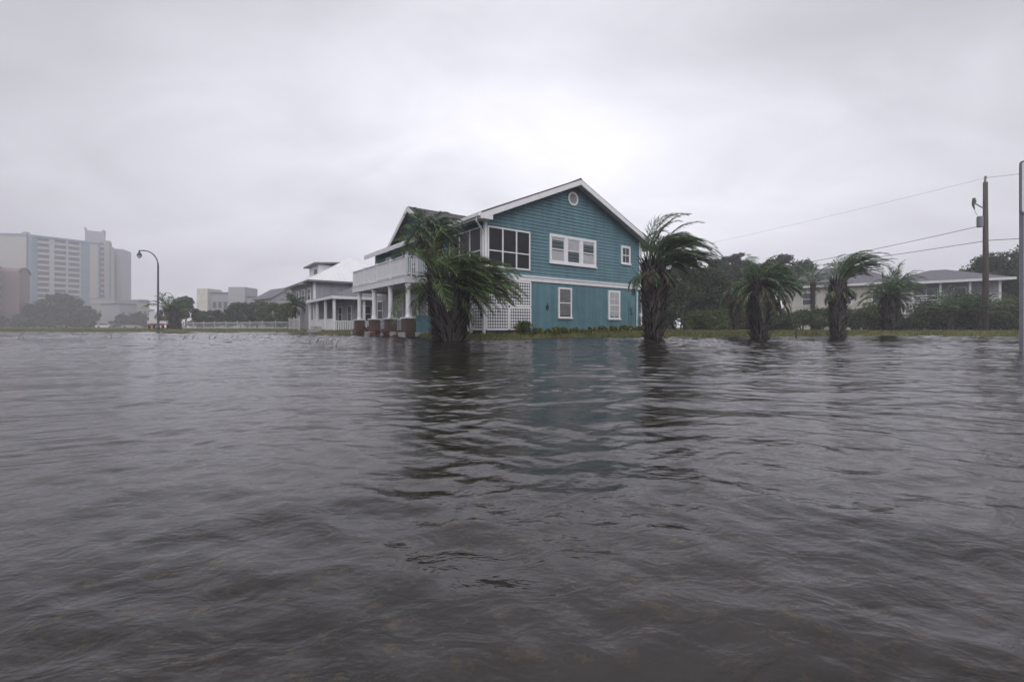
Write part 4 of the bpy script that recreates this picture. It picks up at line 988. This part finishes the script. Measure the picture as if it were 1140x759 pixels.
sx, sy = at(1142, 9.7)[:2]
sg = thing('road_sign', 'white rectangular sign with grey lettering on a thick post, cut by the right edge', 'sign', (sx, sy, gz(sx, sy)), R(-8))
z0_ = -gz(sx, sy)
MB().box(-.085, .085, -.05, .05, -.2, z0_+4.02).build('post', 'post_steel', sg)
pl = MB()
def rrect(x0, x1, z0, z1, r_, n=5):
    o = []
    for cx, cz, a0 in ((x1-r_, z1-r_, 0), (x0+r_, z1-r_, 90), (x0+r_, z0+r_, 180), (x1-r_, z0+r_, 270)):
        for i in range(n+1): a = R(a0+90*i/n); o.append((cx+r_*math.cos(a), cz+r_*math.sin(a)))
    return o
MB().prism(rrect(-.17, .75, z0_+2.98, z0_+4.12, .07), -.075, -.052).build('sign_border', 'sign_edge', sg)
sf_ = MB().prism(rrect(-.14, .72, z0_+3.01, z0_+4.09, .055), -.082, -.0755).build('sign_face', 'sign_white', sg)
ink = MB()
for row, zz in enumerate((3.72, 3.45, 3.18)):
    x = -.09
    while x < .65:
        ww = random.choice((.05, .06, .075)); ink.box(x, x+.018, -.086, -.0825, z0_+zz-.07, z0_+zz+.07).box(x+.018, x+ww, -.086, -.0825, z0_+zz+(.05 if ww > .055 else -.07), z0_+zz+(.07 if ww > .055 else -.05)); x += ww+.028
ink.build('lettering', 'sign_ink', sf_)

# small stake in the water, white scrap
sp = at(886, 22.3); tag(MB().tube([(0, 0, -.2), (.01, 0, .45)], .035, 6).build('stake', 'wood_pole'), 'short dark stake at the water edge between the shaggy and the slim palm', 'stake').location = (sp.x, sp.y, gz(sp.x, sp.y)+.05)

# ------------------------------------------------------------------ vehicles far left
def car(label, x, y, rz, m, h=1.45, L_=4.5):
    z0 = gz(x, y); rt = thing('parked_car', label, 'car', (x, y, z0), rz, 'cars parked at the far left')
    pr1 = [(-L_/2, .35), (-L_/2+.1, .25), (L_/2-.1, .25), (L_/2, .4), (L_/2-.05, .72), (L_/2-1.1, .9), (-L_/2+.6, .92), (-L_/2+.02, .8)]
    MB().prism(pr1, -.88, .88).build('body', m, rt)
    pr2 = [(L_/2-1.15, .905), (L_/2-1.9, h-.04), (-L_/2+1.3, h-.02), (-L_/2+.5, .925)]
    MB().prism(pr2, -.76, .76).build('glasshouse', 'glass', rt)
    MB().box(-L_/2+1.25, L_/2-1.85, -.72, .72, h-.03, h+.02).build('roof', m, rt)
    for sx_ in (-1, 1):
        for sy_ in (-1, 1):
            MB().tube([(sx_*L_*.31, sy_*.72, .32), (sx_*L_*.31, sy_*.90, .32)], .32, 14).build('wheel', 'tire', rt)
    MB().box(-L_/2-.02, -L_/2+.03, -.8, -.5, .6, .75).box(-L_/2-.02, -L_/2+.03, .5, .8, .6, .75).build('tail_light', 'red_paint', rt)
    return rt
for (px_, d, mm, lab) in ((116, 150, 'white_paint', 'white car in front of the green awning'), (68, 150, 'silver_paint', 'silver car under the dark trees, leftmost'), (77, 152, 'white_paint', 'pale car right of the silver one under the dark trees'),
                          (133, 152, 'dark_paint', 'dark car right of the white car at the awning'), (145, 150, 'silver_paint', 'silver car in front of the shop row')):
    q = at(px_, d); car(lab, q.x, q.y, R(random.uniform(35, 60)), mm)
q = at(181, 74); tk = thing('box_truck', 'white and red box truck parked behind the street lamp', 'truck', (q.x, q.y, gz(q.x, q.y)), R(50))
MB().box(-1.05, 1.05, 0, 3.6, .9, 2.85).build('cargo_box', 'white_paint', tk)
MB().box(-1.07, 1.07, -.02, 3.62, .66, .82).build('red_skirt', 'red_paint', tk)
MB().box(-.8, .8, -.03, -.003, 1.3, 2.1).build('rear_window', 'glass', tk)
MB().box(-1.0, 1.0, 3.65, 5.1, .5, 2.2).build('cab', 'white_paint', tk)
MB().box(-1.02, 1.02, 4.0, 4.9, 1.4, 2.0).build('cab_window', 'glass', tk)
MB().box(-1.0, -.75, -.05, -.021, .65, .85).build('tail_light', 'red_paint', tk); MB().box(.75, 1.0, -.05, -.021, .65, .85).build('tail_light', 'red_paint', tk)
for sx_ in (-1, 1):
    for yy in (.9, 4.2): MB().tube([(sx_*.8, yy, .42), (sx_*1.05, yy, .42)], .42, 14).build('wheel', 'tire', tk)

# ------------------------------------------------------------------ trees and hedges
def T(px_, d, h, wdt, label, name='broadleaf_tree', group=None, **k):
    p = at(px_, d); return tree(name, label, 'tree', p.x, p.y, h, wdt, group=group, **k)
G1 = 'dark trees behind the lawn right of the teal house'
T(738, 41, 5.6, 5.5, 'dark tree directly behind the thick-trunked palm, next to the house wall', group=G1, n=9000, size=.16, trunk_h=.22, nb=34)
T(762, 44, 6.9, 5.5, 'tall dark tree right behind the crown of the thick-trunked palm', group=G1, n=9500, size=.16, trunk_h=.25, nb=34)
T(790, 43, 6.0, 5.0, 'dark tree in the middle of the gap between the thick palm and the shaggy palm', group=G1, n=8500, size=.16, trunk_h=.12, nb=32)
T(812, 45, 5.0, 5.5, 'brownish tree left of the shaggy palm', m='leaf_brown', group=G1, n=7500, size=.15, trunk_h=.15, nb=30)
T(842, 47, 6.0, 6.0, 'dark tree rising right behind the shaggy palm', group=G1, n=8500, size=.17, trunk_h=.15, nb=32)
T(800, 60, 9.4, 5, 'airy pine standing above the dark trees, left one', 'pine_tree', group='pines above the dark trees', m='leaf_pine', n=5200, size=.2, trunk_h=.5, nb=20, flat=.5)
T(817, 62, 10.6, 5.5, 'tallest airy pine standing above the dark trees', 'pine_tree', group='pines above the dark trees', m='leaf_pine', n=5200, size=.2, trunk_h=.55, nb=18, flat=.45)
T(840, 60, 8.6, 5, 'pine just left above the shaggy palm crown', 'pine_tree', group='pines above the dark trees', m='leaf_pine', n=4800, size=.2, trunk_h=.5, nb=18, flat=.5)
T(868, 64, 10.6, 7, 'broad pine left above the roof of the cream house', 'pine_tree', group='pines above the dark trees', m='leaf_pine', n=7000, size=.2, trunk_h=.45, nb=24, flat=.5)
T(893, 66, 10.2, 6.5, 'dark round tree behind the left end of the cream house roof', group='pines above the dark trees', n=7000, size=.2, trunk_h=.3, nb=28)
T(918, 66, 7.6, 5, 'smaller tree peeping over the cream house roof', group='pines above the dark trees', n=5000, size=.2, trunk_h=.3, nb=24)
def S_(px_, d, h, wdt, label, group, m='leaf', n=3500, size=.13, **k):
    p = at(px_, d); return shrub('hedge_bush', label, 'bush', p.x, p.y, h, wdt, m, n, size, group, **k)
G2 = 'bushes along the far side of the lawn'
for px_, d, h, wd, lab, mm in ((722, 38, 1.6, 2.4, 'low bush at the right corner of the teal house', 'leaf'), (777, 37, 1.9, 2.6, 'bush under the dark trees, right of the thick-trunked palm', 'leaf_light'), (800, 36, 2.2, 3.4, 'rounded light green bush left of the shaggy palm', 'leaf_light'),
                               (872, 38, 2.1, 3.6, 'hedge bush right behind the shaggy palm', 'leaf'), (893, 38.5, 2.2, 3.6, 'hedge bush below the cream wall, behind the stake', 'leaf'), (916, 39, 2.2, 3.6, 'hedge bush left of the slim palm', 'leaf'),
                               (952, 39, 2.4, 3.6, 'hedge bush right of the slim palm', 'leaf'), (974, 38, 2.6, 3.4, 'hedge bush left of the rightmost short palm', 'leaf_light'), (1005, 39, 1.6, 2.6, 'low bush right of the rightmost short palm', 'leaf'),
                               (1030, 37, 2.4, 3.2, 'bush in front of the railed house porch', 'leaf_light'), (1052, 36, 3.2, 3.6, 'tall loose bush left of the utility pole', 'leaf_light'), (1078, 35.5, 3.6, 4.0, 'tall loose bush right beside the utility pole', 'leaf'),
                               (1104, 36, 3.4, 4.0, 'tall bush just right of the utility pole', 'leaf_light'), (1130, 35, 3.0, 4.0, 'bush at the right edge beside the road sign post', 'leaf'), (1160, 35, 3.4, 4.0, 'bush beyond the right edge', 'leaf')):
    S_(px_, d, h, wd, lab, G2, mm, n=int(1300*h+600), size=.11)
palm('clumping pale palm in the bushes left of the utility pole', *at(1058, 34.5)[:2], [(.25, 0), (.25, .8), (.2, 1)], 1.9, .3, 30, 2.2, wind=.35, grav=.7, leaf=(26, .45, .045), stubs=60, elev=(5, 75), m='frond_gray', group='palms on the lawns', droop=.7)
palm('clumping pale palm in the bushes right of the utility pole', *at(1088, 34)[:2], [(.25, 0), (.25, .8), (.2, 1)], 1.7, .3, 30, 2.1, wind=.35, grav=.7, leaf=(26, .45, .045), stubs=60, elev=(5, 75), m='frond_gray', group='palms on the lawns', droop=.7)
palm('palm with a drooping crown against the wall of the cream house', *at(905, 40)[:2], [(.22, 0), (.22, .8), (.3, 1)], 4.5, .25, 26, 2.0, wind=.4, grav=.8, leaf=(26, .5, .045), stubs=80, elev=(-10, 75), m='frond_gray', group='palms on the lawns', droop=.7)
palm('palm with a drooping crown in front of the left end of the railed house', *at(1000, 39)[:2], [(.22, 0), (.22, .8), (.3, 1)], 4.4, .25, 26, 2.0, wind=.4, grav=.8, leaf=(26, .5, .045), stubs=80, elev=(-10, 75), m='frond_gray', group='palms on the lawns', droop=.7)
G3 = 'trees behind the utility pole'
T(1078, 50, 7.0, 6, 'dark tree behind the utility pole, left one', group=G3, n=8000, size=.18, trunk_h=.15, nb=32)
T(1108, 47, 8.2, 7, 'large dark tree right of the utility pole', group=G3, n=9500, size=.18, trunk_h=.15, nb=36)
T(1145, 47, 9.0, 8, 'large dark tree at the right edge of the picture', group=G3, n=9000, size=.18, trunk_h=.15, nb=36)
T(1060, 53, 5.5, 4.5, 'smaller dark tree at the right end of the railed house', group=G3, n=5000, size=.18, trunk_h=.15, nb=26)
T(1190, 45, 8.0, 8, 'tree beyond the right edge of the picture', group=G3, n=6000, size=.2, trunk_h=.15, nb=30)
for px_, lab in ((735, 'far low bush seen under the dark tree next to the house'), (757, 'far low bush seen in the gap between dark trunks'), (782, 'far low bush behind the light green bush'), (828, 'far low bush behind the shaggy palm'), (848, 'far low bush right of the shaggy palm')):
    S_(px_, 52, 3.6, 5.0, lab, 'far bushes under the dark trees', n=2600, size=.2)
# left side
G4 = 'dark trees at the foot of the hotel'
for px_, h, wd, lab in ((-12, 8.0, 14, 'dark tree at the left edge below the rose building'), (8, 8.2, 13, 'dark tree under the rose building'), (28, 8.5, 13, 'dark tree under the pink tower'), (46, 8.5, 12, 'dark tree between pink tower and hotel balconies'),
                        (63, 12.2, 12, 'tall dark tree under the hotel balconies, left one'), (78, 11.6, 11, 'tall dark tree under the hotel balconies, right one'), (98, 7.6, 7, 'single dark round tree left of the podium')):
    T(px_, 158, h, wd, lab, group=G4, n=2600, size=.62, trunk_h=.12, nb=24)
for px_, wd, h, lab, mm in ((-4, 12, 5.0, 'low hedge-like tree at the very left edge', 'leaf'), (17, 12, 4.6, 'low dark tree between the rose building and the pink tower', 'leaf'), (37, 12, 4.8, 'low dark tree at the foot of the pink tower', 'leaf'),
                        (56, 12, 4.4, 'low dark tree in front of the left tall one', 'leaf'), (74, 12, 4.4, 'low dark tree in front of the right tall one', 'leaf'), (91, 10, 4.2, 'low dark tree left of the single round tree', 'leaf')):
    T(px_, 150, h, wd, lab, group=G4, n=2200, size=.55, trunk_h=.05, nb=22, m=mm)
for px_, d, h, wd, lab in ((138, 170, 5.0, 9, 'low dark tree in front of the shop row, left'), (152, 170, 6.0, 9, 'low dark tree in front of the shop row, middle'), (165, 168, 4.6, 8, 'low dark tree left of the street lamp foot')):
    T(px_, d, h, wd, lab, group='low trees in front of the shop row', n=1700, size=.6, trunk_h=.12, nb=20, m='leaf_pine')
T(207, 82, 5.9, 4.2, 'round dark tree right of the bent palm', group='trees behind the picket fence', n=4500, size=.24, trunk_h=.3, nb=26)
for px_, d, h, wd, lab, mm in ((233, 84, 3.4, 6, 'round low tree below the left square tower', 'leaf'), (252, 86, 3.6, 6, 'dark tree below the flat building windows', 'leaf'), (268, 84, 5.0, 6.5, 'dark bushy tree below the right square tower', 'leaf'),
                               (286, 80, 5.0, 6.5, 'dark tree left of the small gabled house', 'leaf'), (305, 72, 4.2, 5.5, 'light green tree in front of the small gabled house', 'leaf_light'), (320, 66, 3.8, 4.5, 'light green tree by the grey neighbouring house', 'leaf_light'), (222, 90, 3.0, 5, 'small bush right of the round dark tree', 'leaf_light')):
    T(px_, d, h, wd, lab, group='trees behind the picket fence', n=3800, size=.24, trunk_h=.12, nb=26, m=mm)

# ------------------------------------------------------------------ grass
def scatter(n, a0, a1, s0, s1):
    a = rng.uniform(a0, a1, n); r_ = edge(a)+rng.uniform(s0, s1, n); X = r_*np.sin(np.radians(a)); Y = r_*np.cos(np.radians(a))
    return np.stack([X, Y, ground_z(X, Y)], 1)
def patch(n, x, y, sx, sy):
    X = x+rng.normal(size=n)*sx; Y = y+rng.normal(size=n)*sy; return np.stack([X, Y, ground_z(X, Y)], 1)
P = np.concatenate([patch(3500, -1.0, 17.3, 1.6, .5), patch(500, 5.6, 17.9, .5, .4), patch(400, 11.2, 20.3, .6, .4), scatter(26000, -16, 20, -.3, 3.0), scatter(26000, 16, 52, -.4, 5.0), scatter(12000, -52, -14, -.3, 9.0)])
o = blades('lawn_grass', P, .05, .17, .022, 'grass'); o['kind'] = 'stuff'
a = rng.uniform(-52, -20, 2600); r_ = edge(a)-rng.uniform(0, 1, 2600)**1.6*edge(a)*.62
cl_ = np.sin(a*3.1)+np.sin(a*1.3+r_*.4)+np.sin(r_*.9); k_ = cl_ > .1; a = a[k_]; r_ = r_[k_]
X = r_*np.sin(np.radians(a)); Y = r_*np.cos(np.radians(a)); P = np.stack([X, Y, np.full_like(X, -.03)], 1)
o = blades('flooded_grass', P, .10, .30, .03, 'reed', wind=.6); o['kind'] = 'stuff'
